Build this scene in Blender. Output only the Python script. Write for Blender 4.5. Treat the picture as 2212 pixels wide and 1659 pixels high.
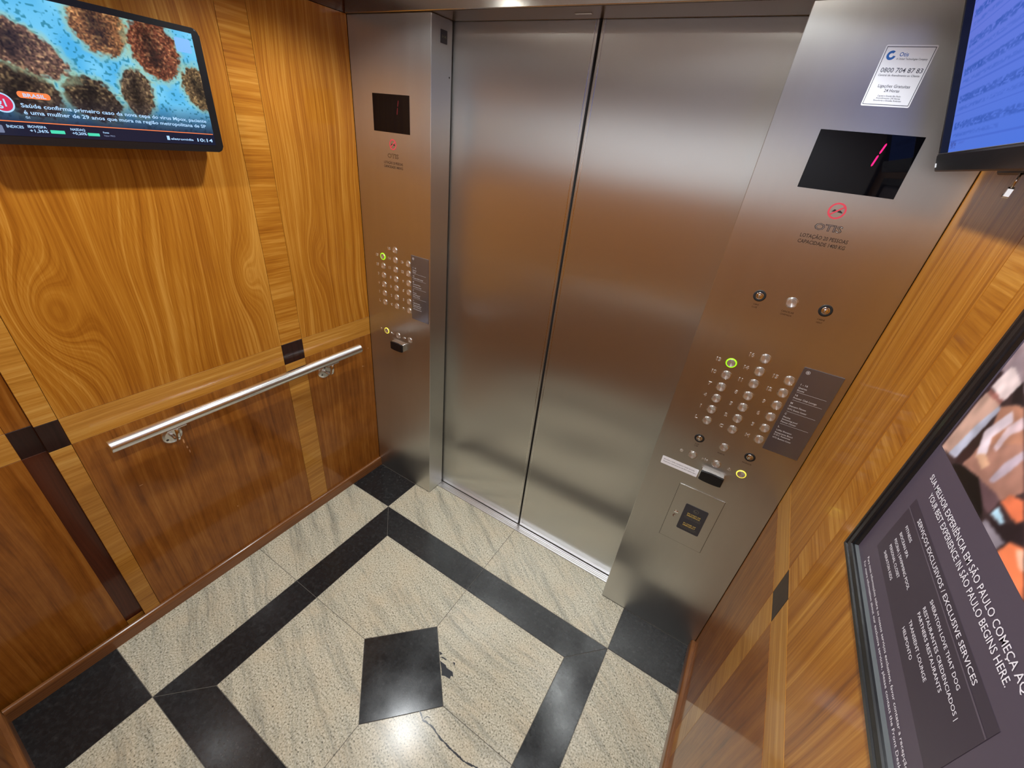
import bpy, bmesh, math, random
import numpy as np
from mathutils import Matrix, Vector

random.seed(7); rng = np.random.default_rng(7)
sc = bpy.context.scene
for o in list(bpy.data.objects): bpy.data.objects.remove(o)
COL = sc.collection
PI = math.pi

# ------------------------------------------------------------------ camera
cam_d = bpy.data.cameras.new('camera'); cam = bpy.data.objects.new('camera', cam_d); COL.objects.link(cam)
cam_d.sensor_fit = 'HORIZONTAL'; cam_d.sensor_width = 36.0; cam_d.lens = 894.2142 / 2212 * 36; cam_d.clip_start = 0.01
cam.matrix_world = Matrix(((0.84380573, -0.34572124, 0.41044941, 1.55372),
                           (0.52646267, 0.38496990, -0.75804699, -1.31001),
                           (0.10406228, 0.85573069, 0.50684913, 1.78286),
                           (0, 0, 0, 1)))
sc.camera = cam
# ------------------------------------------------------------------ world, exposure
wd = bpy.data.worlds.new('world'); sc.world = wd; wd.use_nodes = True
wd.node_tree.nodes['Background'].inputs[0].default_value = (0.5, 0.5, 0.5, 1)
wd.node_tree.nodes['Background'].inputs[1].default_value = 0.0
sc.view_settings.view_transform = 'Standard'; sc.view_settings.look = 'None'
sc.view_settings.gamma = 1.0; sc.view_settings.use_curve_mapping = False
sc.view_settings.exposure = 0.13
cy = sc.cycles; cy.max_bounces = 6; cy.diffuse_bounces = 4; cy.glossy_bounces = 4; cy.transmission_bounces = 0; cy.adaptive_threshold = 0.03
cy.sample_clamp_indirect = 6.0; cy.blur_glossy = 0.5
LAMP_W = 30.0            # power of each ceiling downlight
LAMPS = [(0.47, -0.36), (1.40, -0.36), (0.47, -1.16), (1.40, -1.16)]

# ------------------------------------------------------------------ measures (metres)
W, D, R = 1.8645, 0.1157, -1.5827           # car width, door plane, rear wall
A, B = 0.3957, 1.4538                       # door opening
H, HC = 2.102, 2.20                         # header height, ceiling height
CX = 0.9262                                 # meeting line of the doors
BB = 0.0152                                 # baseboard thickness
P0, P1, Q0, Q1, FW = 0.29, 1.5634, -0.2122, -1.2962, 0.137   # black floor border
SX, TY, RD = 0.928, -0.7546, 0.204          # centre seam lines, centre diamond
BZ0, BZ1 = 0.8651, 0.9568                   # horizontal veneer band
Y1, Y2, Y3, Y4, Y5 = -0.3655, -0.4585, -1.135, -1.185, -1.236
REC = 0.016                                 # recess of the rear panel

# ------------------------------------------------------------------ helpers
def lin(r, g, b):
    f = lambda c: (c / 255 / 12.92) if c / 255 <= 0.04045 else ((c / 255 + 0.055) / 1.055) ** 2.4
    return (f(r), f(g), f(b), 1.0)

def tag(o, label=None, cat=None, group=None, kind=None):
    if label: o['label'] = label
    if cat: o['category'] = cat
    if group: o['group'] = group
    if kind: o['kind'] = kind
    return o

def link(name, me, mat=None, parent=None, loc=None):
    o = bpy.data.objects.new(name, me); COL.objects.link(o)
    if mat is not None and not me.materials: me.materials.append(mat)
    if parent is not None: o.parent = parent
    if loc is not None: o.location = loc
    return o

def bm_mesh(bm, name, smooth=False):
    me = bpy.data.meshes.new(name)
    bmesh.ops.recalc_face_normals(bm, faces=bm.faces)
    bm.to_mesh(me); bm.free()
    if smooth:
        for p in me.polygons: p.use_smooth = True
    return me

def part(name, bm, mat, parent=None, loc=None, smooth=False):
    return link(name, bm_mesh(bm, name, smooth), mat, parent, loc)

def frame(name, origin, u, v, label=None, cat=None, group=None, kind=None):
    """Empty whose local axes are u (right), v (up), n = u x v (towards the viewer)."""
    u, v = Vector(u).normalized(), Vector(v).normalized(); n = u.cross(v)
    o = bpy.data.objects.new(name, None); COL.objects.link(o); o.empty_display_size = 0.05
    o.matrix_world = Matrix(((u.x, v.x, n.x, origin[0]), (u.y, v.y, n.y, origin[1]), (u.z, v.z, n.z, origin[2]), (0, 0, 0, 1)))
    return tag(o, label, cat, group, kind)

def box(bm, lo, hi, bev=0.0, seg=1):
    x0, y0, z0 = lo; x1, y1, z1 = hi
    vs = [bm.verts.new(c) for c in ((x0,y0,z0),(x1,y0,z0),(x1,y1,z0),(x0,y1,z0),(x0,y0,z1),(x1,y0,z1),(x1,y1,z1),(x0,y1,z1))]
    fs = [bm.faces.new([vs[i] for i in f]) for f in ((0,3,2,1),(4,5,6,7),(0,1,5,4),(1,2,6,5),(2,3,7,6),(3,0,4,7))]
    if bev:
        es = list({e for f in fs for e in f.edges})
        bmesh.ops.bevel(bm, geom=es, offset=bev, segments=seg, profile=0.5, affect='EDGES')
    return bm

def nbox(lo, hi, bev=0.0, seg=1): return box(bmesh.new(), lo, hi, bev, seg)

def prism(bm, poly, n0, n1, bev=0.0, seg=1):
    """poly in the first two axes, extruded along the third"""
    lo = [bm.verts.new((p[0], p[1], n0)) for p in poly]; hi = [bm.verts.new((p[0], p[1], n1)) for p in poly]
    fs = [bm.faces.new(hi), bm.faces.new(lo[::-1])]
    m = len(poly)
    for i in range(m): fs.append(bm.faces.new((lo[i], lo[(i+1) % m], hi[(i+1) % m], hi[i])))
    if bev:
        bmesh.ops.bevel(bm, geom=list(fs[0].edges), offset=bev, segments=seg, profile=0.5, affect='EDGES')
    return bm

def rrect(u0, u1, v0, v1, r, seg=5):
    pts = []
    for cx, cy, a0 in ((u1-r, v1-r, 0), (u0+r, v1-r, 90), (u0+r, v0+r, 180), (u1-r, v0+r, 270)):
        for i in range(seg+1):
            a = math.radians(a0 + 90*i/seg); pts.append((cx + r*math.cos(a), cy + r*math.sin(a)))
    return pts

def lathe(bm, prof, seg=28, c=(0, 0, 0)):
    """profile (radius, height) turned about the third axis"""
    rings = []
    for r, h in prof:
        if r < 1e-7: rings.append([bm.verts.new((c[0], c[1], c[2]+h))])
        else: rings.append([bm.verts.new((c[0]+r*math.cos(2*PI*i/seg), c[1]+r*math.sin(2*PI*i/seg), c[2]+h)) for i in range(seg)])
    for a, b in zip(rings, rings[1:]):
        for i in range(seg):
            j = (i+1) % seg
            if len(a) == 1 and len(b) == 1: continue
            if len(a) == 1: bm.faces.new((a[0], b[i], b[j]))
            elif len(b) == 1: bm.faces.new((a[i], b[0], a[j]))
            else: bm.faces.new((a[i], b[i], b[j], a[j]))
    return bm

def tube(bm, pts, r, seg=16, caps=True):
    pts = [Vector(p) for p in pts]; rings = []
    for i, p in enumerate(pts):
        t = (pts[min(i+1, len(pts)-1)] - pts[max(i-1, 0)]).normalized()
        a = t.cross(Vector((0, 0, 1)) if abs(t.z) < 0.9 else Vector((1, 0, 0))).normalized(); b = t.cross(a)
        rr = r[i] if isinstance(r, (list, tuple)) else r
        rings.append([bm.verts.new(p + rr*(a*math.cos(2*PI*k/seg) + b*math.sin(2*PI*k/seg))) for k in range(seg)])
    for a, b in zip(rings, rings[1:]):
        for k in range(seg): bm.faces.new((a[k], a[(k+1) % seg], b[(k+1) % seg], b[k]))
    if caps: bm.faces.new(rings[0][::-1]); bm.faces.new(rings[-1])
    return bm

def flat(bm, poly, n):
    bm.faces.new([bm.verts.new((p[0], p[1], n)) for p in poly]); return bm

def ring_flat(bm, c, r0, r1, n, seg=40, a0=0.0, a1=2*PI):
    full = abs(a1-a0-2*PI) < 1e-6; m = seg if full else seg+1
    P = [(math.cos(a0+(a1-a0)*i/seg), math.sin(a0+(a1-a0)*i/seg)) for i in range(m)]
    I = [bm.verts.new((c[0]+r0*x, c[1]+r0*y, n)) for x, y in P]; O = [bm.verts.new((c[0]+r1*x, c[1]+r1*y, n)) for x, y in P]
    for i in range(m if full else m-1):
        j = (i+1) % m; bm.faces.new((I[i], O[i], O[j], I[j]))
    return bm

def lettering(name, lines, mat, parent, n=0.0004, extrude=0.0, bevel=0.0, bold=0.0, res=2, shear=0.0):
    """lines: (text, u, v, cap_height, align, width or None); one mesh of flat or raised characters"""
    tmp = []
    for (s, u, v, h, al, w) in lines:
        c = bpy.data.curves.new('t', 'FONT'); c.body = s; c.size = 1.0; c.resolution_u = res
        c.align_x = {'l': 'LEFT', 'c': 'CENTER', 'r': 'RIGHT'}[al]; c.offset = bold; c.shear = shear
        c.extrude = extrude/(h/0.72); c.bevel_depth = bevel/(h/0.72); c.bevel_resolution = 1
        o = bpy.data.objects.new('t', c); COL.objects.link(o); tmp.append((o, u, v, h, al, w))
    dg = bpy.context.evaluated_depsgraph_get(); dg.update()
    V, F = [], []
    for o, u, v, h, al, w in tmp:
        me = bpy.data.meshes.new_from_object(o.evaluated_get(dg))
        co = np.empty(len(me.vertices)*3); me.vertices.foreach_get('co', co); co = co.reshape(-1, 3)
        if len(co):
            k = h/0.72; sx = k
            if w: sx = w/max(1e-6, co[:, 0].max()-co[:, 0].min())
            b0 = len(V)
            V += [(u+x*sx, v+y*k, n+z*k) for x, y, z in co]
            F += [[b0+i for i in p.vertices] for p in me.polygons]
        bpy.data.meshes.remove(me)
    for o, *_ in tmp:
        c = o.data; bpy.data.objects.remove(o); bpy.data.curves.remove(c)
    me = bpy.data.meshes.new(name); me.from_pydata(V, [], F); me.update()
    return link(name, me, mat, parent)

def picture(name, u0, u1, v0, v1, img, mat, parent, n):
    """img: rows bottom to top, sRGB 0..255; printed on a fine grid of faces"""
    ny, nx = img.shape[:2]
    us = np.linspace(u0, u1, nx); vs = np.linspace(v0, v1, ny)
    U, Vv = np.meshgrid(us, vs)
    co = np.stack([U.ravel(), Vv.ravel(), np.full(nx*ny, n)], 1)
    idx = np.arange(nx*ny).reshape(ny, nx)
    q = np.stack([idx[:-1, :-1].ravel(), idx[:-1, 1:].ravel(), idx[1:, 1:].ravel(), idx[1:, :-1].ravel()], 1)
    me = bpy.data.meshes.new(name); me.vertices.add(len(co)); me.vertices.foreach_set('co', co.ravel())
    me.loops.add(q.size); me.loops.foreach_set('vertex_index', q.ravel().astype(np.int32))
    me.polygons.add(len(q)); me.polygons.foreach_set('loop_start', np.arange(0, q.size, 4, dtype=np.int32))
    me.update(calc_edges=True)
    c = np.clip(img.reshape(-1, 3)/255.0, 0, 1); c = np.where(c <= 0.04045, c/12.92, ((c+0.055)/1.055)**2.4)
    at = me.color_attributes.new('Col', 'FLOAT_COLOR', 'POINT')
    at.data.foreach_set('color', np.concatenate([c, np.ones((len(c), 1))], 1).astype(np.float32).ravel())
    return link(name, me, mat, parent)

# ------------------------------------------------------------------ materials
class NT:
    def __init__(s, name):
        s.m = bpy.data.materials.new(name); s.m.use_nodes = True; s.t = s.m.node_tree; s.n = s.t.nodes; s.l = s.t.links
        s.b = s.n['Principled BSDF']
    def node(s, typ, **kw):
        k = s.n.new(typ)
        for a, v in kw.items(): setattr(k, a, v)
        return k
    def put(s, sock, v):
        if isinstance(v, bpy.types.NodeSocket): s.l.new(v, sock)
        else: sock.default_value = v
    def math(s, op, a, b=0.0, clamp=False):
        k = s.node('ShaderNodeMath', operation=op, use_clamp=clamp); s.put(k.inputs[0], a); s.put(k.inputs[1], b); return k.outputs[0]
    def vec(s, x, y, z):
        k = s.node('ShaderNodeCombineXYZ'); s.put(k.inputs[0], x); s.put(k.inputs[1], y); s.put(k.inputs[2], z); return k.outputs[0]
    def noise(s, vec, scale=1.0, detail=2.0, rough=0.5):
        k = s.node('ShaderNodeTexNoise'); s.put(k.inputs['Vector'], vec); k.inputs['Scale'].default_value = scale
        k.inputs['Detail'].default_value = detail; k.inputs['Roughness'].default_value = rough; return k.outputs[0]
    def ramp(s, fac, stops, interp='LINEAR'):
        k = s.node('ShaderNodeValToRGB'); k.color_ramp.interpolation = interp; e = k.color_ramp.elements
        while len(e) < len(stops): e.new(0.5)
        for q, (p, c) in zip(e, stops): q.position = p; q.color = c if len(c) == 4 else (*c, 1)
        s.put(k.inputs[0], fac); return k.outputs[0]
    def mix(s, fac, a, b, blend='MIX'):
        k = s.node('ShaderNodeMix', data_type='RGBA', blend_type=blend); s.put(k.inputs[0], fac); s.put(k.inputs[6], a); s.put(k.inputs[7], b); return k.outputs[2]
    def bump(s, h, strength, dist):
        k = s.node('ShaderNodeBump'); k.inputs['Strength'].default_value = strength; k.inputs['Distance'].default_value = dist
        s.put(k.inputs['Height'], h); s.l.new(k.outputs[0], s.b.inputs['Normal'])
    def xyz(s):
        tc = s.node('ShaderNodeTexCoord'); sp = s.node('ShaderNodeSeparateXYZ'); s.l.new(tc.outputs['Object'], sp.inputs[0]); return sp.outputs, tc.outputs['Object']

def plain(name, col, rough=0.5, metal=0.0, emit=None, estr=0.0, coat=0.0, spec=0.5):
    t = NT(name); b = t.b
    b.inputs['Base Color'].default_value = col; b.inputs['Roughness'].default_value = rough; b.inputs['Metallic'].default_value = metal
    b.inputs['Specular IOR Level'].default_value = spec; b.inputs['Coat Weight'].default_value = coat
    if emit: t.m.cycles.emission_sampling = 'NONE'; b.inputs['Emission Color'].default_value = emit; b.inputs['Emission Strength'].default_value = estr
    return t.m

def wood(name, grain='v', plane='x', seed=0.0, knots=(), stops=None, streak=34.0, warp=0.10, mott=0.0, along=0.35, gl=0.10):
    t = NT(name); (X, Y, Z), _ = t.xyz()
    U = Y if plane == 'x' else X; V = Z
    if grain == 'h': U, V = V, U
    n0 = t.noise(t.vec(t.math('MULTIPLY', U, 3.0), t.math('MULTIPLY', V, 1.4), seed), 1.0, 1.0)
    f = t.math('ADD', U, t.math('MULTIPLY', t.math('SUBTRACT', n0, 0.5), warp))
    for (u0, v0, amp, su, sv) in knots:
        du = t.math('MULTIPLY', t.math('SUBTRACT', U, u0), 1/su); dv = t.math('MULTIPLY', t.math('SUBTRACT', V, v0), 1/sv)
        e = t.math('EXPONENT', t.math('MULTIPLY', t.math('ADD', t.math('MULTIPLY', du, du), t.math('MULTIPLY', dv, dv)), -1.0))
        f = t.math('ADD', f, t.math('MULTIPLY', e, amp))
    n1 = t.noise(t.vec(t.math('MULTIPLY', f, streak), t.math('MULTIPLY', V, along), seed+3.1), 1.0, 4.0, 0.62)
    n2 = t.noise(t.vec(t.math('MULTIPLY', U, 330.0), t.math('MULTIPLY', V, 9.0), seed), 1.0, 2.0, 0.6)
    n3 = t.noise(t.vec(t.math('MULTIPLY', U, 4.0), t.math('MULTIPLY', V, 2.2), seed+9.0), 1.0, 2.0)
    n4 = t.noise(t.vec(t.math('MULTIPLY', U, 24.0), t.math('MULTIPLY', V, 7.0), seed+4.0), 1.0, 3.0, 0.6)
    n5 = t.noise(t.vec(t.math('MULTIPLY', f, streak*4.2), t.math('MULTIPLY', V, along*2.0), seed+6.7), 1.0, 3.0, 0.6)
    v = t.math('ADD', t.math('MULTIPLY', n1, 0.42), t.math('MULTIPLY', n2, 0.17))
    v = t.math('ADD', v, t.math('MULTIPLY', n5, 0.36))
    v = t.math('ADD', v, t.math('MULTIPLY', n3, 0.14))
    v = t.math('ADD', v, t.math('MULTIPLY', t.math('SUBTRACT', n4, 0.5), mott))
    c = t.ramp(v, stops)
    t.l.new(c, t.b.inputs['Base Color'])
    t.b.inputs['Roughness'].default_value = 0.36; t.b.inputs['Coat Weight'].default_value = 0.65
    t.b.inputs['Coat Roughness'].default_value = gl; t.b.inputs['Coat IOR'].default_value = 1.45
    t.b.inputs['Specular IOR Level'].default_value = 0.12
    t.bump(n2, 0.05, 0.001)
    return t.m

FIELD = [(0.37, lin(116, 63, 12)), (0.46, lin(146, 86, 20)), (0.55, lin(166, 105, 29)), (0.68, lin(194, 138, 58))]
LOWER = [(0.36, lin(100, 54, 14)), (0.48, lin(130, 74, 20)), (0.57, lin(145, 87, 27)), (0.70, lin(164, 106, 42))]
HONEY = [(0.38, lin(142, 90, 28)), (0.48, lin(166, 110, 38)), (0.56, lin(180, 124, 48)), (0.68, lin(198, 148, 72))]
M = {}
M['field_front'] = wood('veneer_front_field', seed=1.3, knots=((-0.254, 1.277, 0.06, 0.05, 0.12),), stops=FIELD, streak=42)
M['field_mid'] = wood('veneer_middle_field', seed=5.2, knots=((-1.062, 1.244, 0.10, 0.075, 0.15), (-0.546, 1.257, 0.07, 0.05, 0.12), (-0.78, 1.62, -0.05, 0.12, 0.25)), stops=FIELD, streak=40, warp=0.13)
M['field_right'] = wood('veneer_right_field', seed=8.7, stops=FIELD, streak=40)
M['field_rear_shaded'] = wood('veneer_rear_field_shaded', plane='y', seed=2.7, stops=LOWER, streak=34)  # darker stops put shade on the rear wall into the veneer colour
M['pale_panel'] = plain('added_pale_sheet', lin(226, 226, 232), 0.35)  # for the added panel that greys the door reflections
M['lower'] = wood('veneer_lower_field', seed=11.0, stops=LOWER, streak=26, warp=0.05, mott=0.35)
M['lower_rear'] = wood('veneer_lower_rear', plane='y', seed=12.0, stops=LOWER, streak=26, warp=0.05, mott=0.35)
M['strip'] = wood('veneer_cross_strip', grain='h', seed=3.0, stops=HONEY, streak=30, warp=0.03, along=1.5)
M['strip_up'] = wood('veneer_cross_strip_upper', grain='h', seed=6.4, stops=[(p, c) for (p, c) in FIELD], streak=24, warp=0.03, along=1.5)
M['strip_rear'] = wood('veneer_strip_rear', grain='h', plane='y', seed=3.0, stops=HONEY, streak=30, warp=0.03, along=1.5)
M['ebony'] = wood('dark_inlay', seed=4.0, stops=[(0.4, lin(30, 15, 12)), (0.6, lin(44, 24, 20))], streak=60)
M['mahogany'] = wood('mahogany_strip', seed=4.0, stops=[(0.4, lin(62, 27, 13)), (0.6, lin(82, 39, 20))], streak=40)
M['frieze'] = wood('dark_frieze', grain='h', seed=7.0, stops=[(0.4, lin(70, 34, 16)), (0.6, lin(96, 52, 26))], streak=40)
M['frieze_rear'] = wood('dark_frieze_rear', grain='h', plane='y', seed=7.0, stops=[(0.4, lin(70, 34, 16)), (0.6, lin(96, 52, 26))], streak=40)
M['base'] = wood('baseboard_wood', grain='h', seed=2.0, stops=[(0.4, lin(100, 60, 30)), (0.6, lin(134, 86, 48))], streak=60, gl=0.2)
M['base_rear'] = wood('baseboard_wood_rear', grain='h', plane='y', seed=2.0, stops=[(0.4, lin(100, 60, 30)), (0.6, lin(134, 86, 48))], streak=60, gl=0.2)

def steel(name, rough=0.24, aniso=0.55, wavy=0.0, base=(0.63, 0.63, 0.605), axis='Z'):
    t = NT(name); (X, Y, Z), P = t.xyz()
    b = t.b; b.inputs['Metallic'].default_value = 0.97
    V_, N_ = (Z, Y) if axis == 'Z' else (Y, Z)      # V_ runs up the sheet, the brushing follows it
    fine = t.noise(t.vec(t.math('MULTIPLY', X, 420.0), t.math('MULTIPLY', N_, 6.0), t.math('MULTIPLY', V_, 5.0)), 1.0, 2.0)
    door = axis == 'Z' and wavy > 0
    smear = t.noise(t.vec(t.math('MULTIPLY', X, 7.0 if door else 14.0), t.math('MULTIPLY', N_, 3.0), t.math('MULTIPLY', V_, 2.0 if door else 3.0)), 1.0, 0.0 if door else 5.0, 0.6)
    r = t.math('ADD', t.math('MULTIPLY', t.math('SUBTRACT', smear, 0.5), 0.0 if door else 0.05), rough)
    if not door: r = t.math('ADD', r, t.math('MULTIPLY', t.math('SUBTRACT', fine, 0.5), 0.03), clamp=True)
    t.l.new(r, b.inputs['Roughness'])
    c = t.ramp(smear, [(0.3, (base[0]*0.97, base[1]*0.97, base[2]*0.97)), (0.7, (base[0]*1.02, base[1]*1.02, base[2]*1.02))])
    if door: b.inputs['Base Color'].default_value = (*base, 1)
    else: t.l.new(c, b.inputs['Base Color'])
    if aniso:
        b.inputs['Anisotropic'].default_value = aniso
        b.inputs['Anisotropic Rotation'].default_value = 0.0; tg = t.node('ShaderNodeTangent', direction_type='RADIAL', axis=axis); t.l.new(tg.outputs[0], b.inputs['Tangent'])
    if wavy:
        big = t.noise(t.vec(t.math('MULTIPLY', X, 3.0), t.math('MULTIPLY', N_, 3.0), t.math('MULTIPLY', V_, 1.8)), 1.0, 0.0)
        t.bump(t.math('MULTIPLY', big, wavy), 1.0, 0.001)
    return t.m

M['steel_door'] = steel('brushed_steel_door', 0.295, 0.92, wavy=1.2)
M['steel_panel'] = steel('brushed_steel_panel', 0.325, 0.9, wavy=0.9, axis='Y')
M['steel_head'] = steel('brushed_steel_header', 0.22, 0.3)
M['chrome'] = plain('polished_steel', (0.78, 0.77, 0.75, 1), 0.12, 1.0)
M['cap'] = plain('turned_steel', (0.80, 0.80, 0.79, 1), 0.30, 0.88)
_t = M['cap'].node_tree; _b = _t.nodes['Principled BSDF']; _b.inputs['Anisotropic'].default_value = 0.8; _b.inputs['Anisotropic Rotation'].default_value = 0.25
_g = _t.nodes.new('ShaderNodeTangent'); _g.direction_type = 'RADIAL'; _g.axis = 'Z'; _t.links.new(_g.outputs[0], _b.inputs['Tangent'])
M['numeral'] = plain('raised_steel', (0.92, 0.91, 0.89, 1), 0.2, 0.9)
M['alu'] = steel('grooved_aluminium', 0.3, 0.0, base=(0.80, 0.80, 0.81))
M['rail'] = plain('satin_steel_tube', (0.84, 0.84, 0.83, 1), 0.24, 1.0)
M['black'] = plain('black_plastic', (0.006, 0.006, 0.007, 1), 0.25)
M['rubber'] = plain('black_rubber', (0.008, 0.008, 0.008, 1), 0.6)
M['dark'] = plain('dark_void', (0.01, 0.009, 0.008, 1), 0.8)
M['glass'] = plain('smoked_glass', (0.002, 0.002, 0.003, 1), 0.03, spec=0.22)
M['white'] = plain('white_sticker', lin(243, 245, 250), 0.35)
M['ink'] = plain('black_ink', (0.012, 0.011, 0.012, 1), 0.6)
M['inkgrey'] = plain('grey_ink', lin(70, 74, 88), 0.6)
M['etch'] = plain('etched_dark', lin(38, 28, 22), 0.6)
M['red'] = plain('red_print', lin(205, 62, 78), 0.5)
M['blue'] = plain('blue_print', lin(30, 100, 180), 0.5)
M['plaque'] = plain('anodised_plaque', (0.23, 0.245, 0.31, 1), 0.2, 0.85)
M['plaquetext'] = plain('plaque_lettering', lin(205, 200, 200), 0.5)
M['notice'] = plain('notice_plate', lin(58, 58, 64), 0.4)
M['yellowtext'] = plain('yellow_lettering', lin(236, 208, 110), 0.5)
M['greytext'] = plain('grey_lettering', lin(120, 118, 104), 0.5)
M['lit_green'] = plain('lit_green_ring', lin(120, 220, 20), 0.4, emit=lin(150, 255, 10), estr=1.15)
M['lit_yellow'] = plain('lit_yellow_ring', lin(230, 220, 80), 0.4, emit=lin(240, 225, 70), estr=0.9)
M['led'] = plain('red_led', lin(255, 20, 100), 0.4, emit=(1.0, 0.005, 0.14, 1), estr=1.1)
M['led_dim'] = plain('red_led_dim', lin(80, 10, 20), 0.4, emit=(1.0, 0.05, 0.12, 1), estr=0.035)
M['ceil'] = plain('ceiling_panel', lin(228, 228, 230), 0.4)
M['lens'] = plain('lamp_lens', (0.9, 0.9, 0.9, 1), 0.4, emit=(1.0, 0.95, 0.87, 1), estr=25.0)
M['frame_black'] = plain('black_frame_moulding', (0.012, 0.012, 0.013, 1), 0.22)
M['poster_bg'] = plain('poster_paper', lin(80, 70, 82), 0.3)
M['poster_box'] = plain('poster_text_box', lin(62, 53, 63), 0.3)
M['poster_line'] = plain('poster_divider', lin(90, 80, 90), 0.3)
M['poster_text'] = plain('poster_lettering', lin(228, 222, 228), 0.5)
M['lit_lip'] = plain('lit_frame_lip', lin(80, 84, 86), 0.4)  # bottom lip only: light from above put into its grey
M['label_grey'] = plain('grey_label', lin(120, 116, 112), 0.5)
M['rust'] = plain('rust_mark', lin(110, 60, 40), 0.7)

def granite(name):
    t = NT(name); tc = t.node('ShaderNodeTexCoord'); oi = t.node('ShaderNodeObjectInfo')
    add = t.node('ShaderNodeVectorMath', operation='ADD')
    off = t.math('MULTIPLY', oi.outputs['Random'], 40.0)
    t.l.new(tc.outputs['Object'], add.inputs[0]); t.l.new(t.vec(off, t.math('MULTIPLY', off, 0.7), 0.0), add.inputs[1])
    P = add.outputs[0]
    sp = t.node('ShaderNodeSeparateXYZ'); t.l.new(P, sp.inputs[0]); X, Y = sp.outputs[0], sp.outputs[1]
    ang = t.math('ADD', t.math('MULTIPLY', t.math('FRACT', t.math('MULTIPLY', oi.outputs['Random'], 7.3)), 0.9), -0.75)
    ca, sa = t.math('COSINE', ang), t.math('SINE', ang)
    a_ = t.math('ADD', t.math('MULTIPLY', X, ca), t.math('MULTIPLY', Y, sa)); b_ = t.math('SUBTRACT', t.math('MULTIPLY', Y, ca), t.math('MULTIPLY', X, sa))
    wob = t.math('MULTIPLY', t.noise(P, 4.0, 3.0), 0.07); b2 = t.math('ADD', b_, wob)
    streak = t.noise(t.vec(t.math('MULTIPLY', a_, 2.2), t.math('MULTIPLY', b2, 24.0), 0.0), 1.0, 8.0, 0.74)
    mot = t.noise(P, 170.0, 3.0, 0.6); speck = t.noise(P, 170.0, 3.0, 0.6); cloud = t.noise(P, 9.0, 3.0)
    c = t.ramp(mot, [(0.30, lin(118, 113, 95)), (0.42, lin(176, 170, 147)), (0.53, lin(200, 194, 171)), (0.68, lin(224, 220, 205))])
    c = t.mix(t.ramp(cloud, [(0.45, (0, 0, 0)), (0.75, (0.40, 0.40, 0.40))]), c, lin(210, 190, 156), 'MIX')
    c = t.mix(t.ramp(streak, [(0.48, (0, 0, 0)), (0.70, (0.68, 0.68, 0.68))]), c, lin(106, 110, 102))
    c = t.mix(t.ramp(speck, [(0.33, (0.8, 0.8, 0.8)), (0.40, (0, 0, 0))]), c, lin(80, 79, 72))
    t.l.new(c, t.b.inputs['Base Color'])
    t.b.inputs['Roughness'].default_value = 0.22; t.b.inputs['Specular IOR Level'].default_value = 0.5
    return t.m

def black_granite(name):
    t = NT(name); (X, Y, Z), P = t.xyz()
    n = t.noise(P, 60.0, 4.0, 0.6); n2 = t.noise(P, 14.0, 3.0)
    t.l.new(t.ramp(n, [(0.35, (0.009, 0.010, 0.011)), (0.6, (0.018, 0.019, 0.020)), (0.8, (0.05, 0.05, 0.05))]), t.b.inputs['Base Color'])
    t.l.new(t.math('ADD', t.math('MULTIPLY', n2, 0.14), 0.12), t.b.inputs['Roughness'])
    t.bump(n, 0.03, 0.001)
    return t.m
M['granite'] = granite('cream_granite'); M['black_granite'] = black_granite('black_granite')
M['vein'] = plain('dark_mineral_vein', lin(40, 42, 48), 0.2)
M['grout'] = plain('grout', lin(104, 100, 92), 0.7)

def printed(name, emission=0.0, rough=0.2, spec=0.3):
    t = NT(name); at = t.node('ShaderNodeAttribute'); at.attribute_name = 'Col'
    if emission:
        t.b.inputs['Base Color'].default_value = (0.004, 0.004, 0.005, 1)
        t.l.new(at.outputs['Color'], t.b.inputs['Emission Color']); t.b.inputs['Emission Strength'].default_value = emission; t.m.cycles.emission_sampling = 'NONE'; t.b.inputs['Specular IOR Level'].default_value = spec
    else: t.l.new(at.outputs['Color'], t.b.inputs['Base Color'])
    t.b.inputs['Roughness'].default_value = rough
    return t.m
M['screen'] = printed('lit_screen', 1.0, 0.12); M['screen_blue'] = printed('lit_screen_blue', 1.0, 0.5, 0.0); M['print'] = printed('poster_photo', 0.0, 0.3)
glow = lambda n, c, s=1.0: plain(n, (0, 0, 0, 1), 0.4, emit=c, estr=s)
M['s_white'] = glow('screen_white', lin(175, 215, 255)); M['s_orange'] = glow('screen_orange', lin(255, 130, 70))
M['s_green'] = glow('screen_green', lin(70, 215, 175)); M['s_red'] = glow('screen_red', lin(205, 40, 80)); M['s_grey'] = glow('screen_grey', lin(110, 120, 150)); M['s_pad'] = glow('screen_pad', lin(120, 180, 245))

# ------------------------------------------------------------------ floor
floor = part('floor', nbox((-0.02, R-0.02, -0.06), (W+0.02, D+0.05, -0.0012)), M['grout']); tag(floor, kind='structure')
G = 0.0009
def shrink(poly, g):
    c = []
    m = len(poly)
    area = sum(poly[i][0]*poly[(i+1) % m][1]-poly[(i+1) % m][0]*poly[i][1] for i in range(m))
    P = poly if area > 0 else poly[::-1]
    for i in range(m):
        p0, p1, p2 = Vector(P[i-1]), Vector(P[i]), Vector(P[(i+1) % m])
        a = (p1-p0).normalized(); b = (p2-p1).normalized()
        na, nb = Vector((-a.y, a.x)), Vector((-b.y, b.x))
        k = na+nb; k = k/max(0.2, (1+na.dot(nb)))
        c.append(tuple(p1+k*g))
    return c
def tile(poly, mat):
    bm = bmesh.new(); prism(bm, shrink(poly, G), -0.012, 0.0, bev=0.0006)
    return part('tile', bm, M[mat], floor)
SILL = 0.072
IX0, IX1, IY0, IY1 = P0+FW, P1-FW, Q1+FW, Q0-FW
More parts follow.
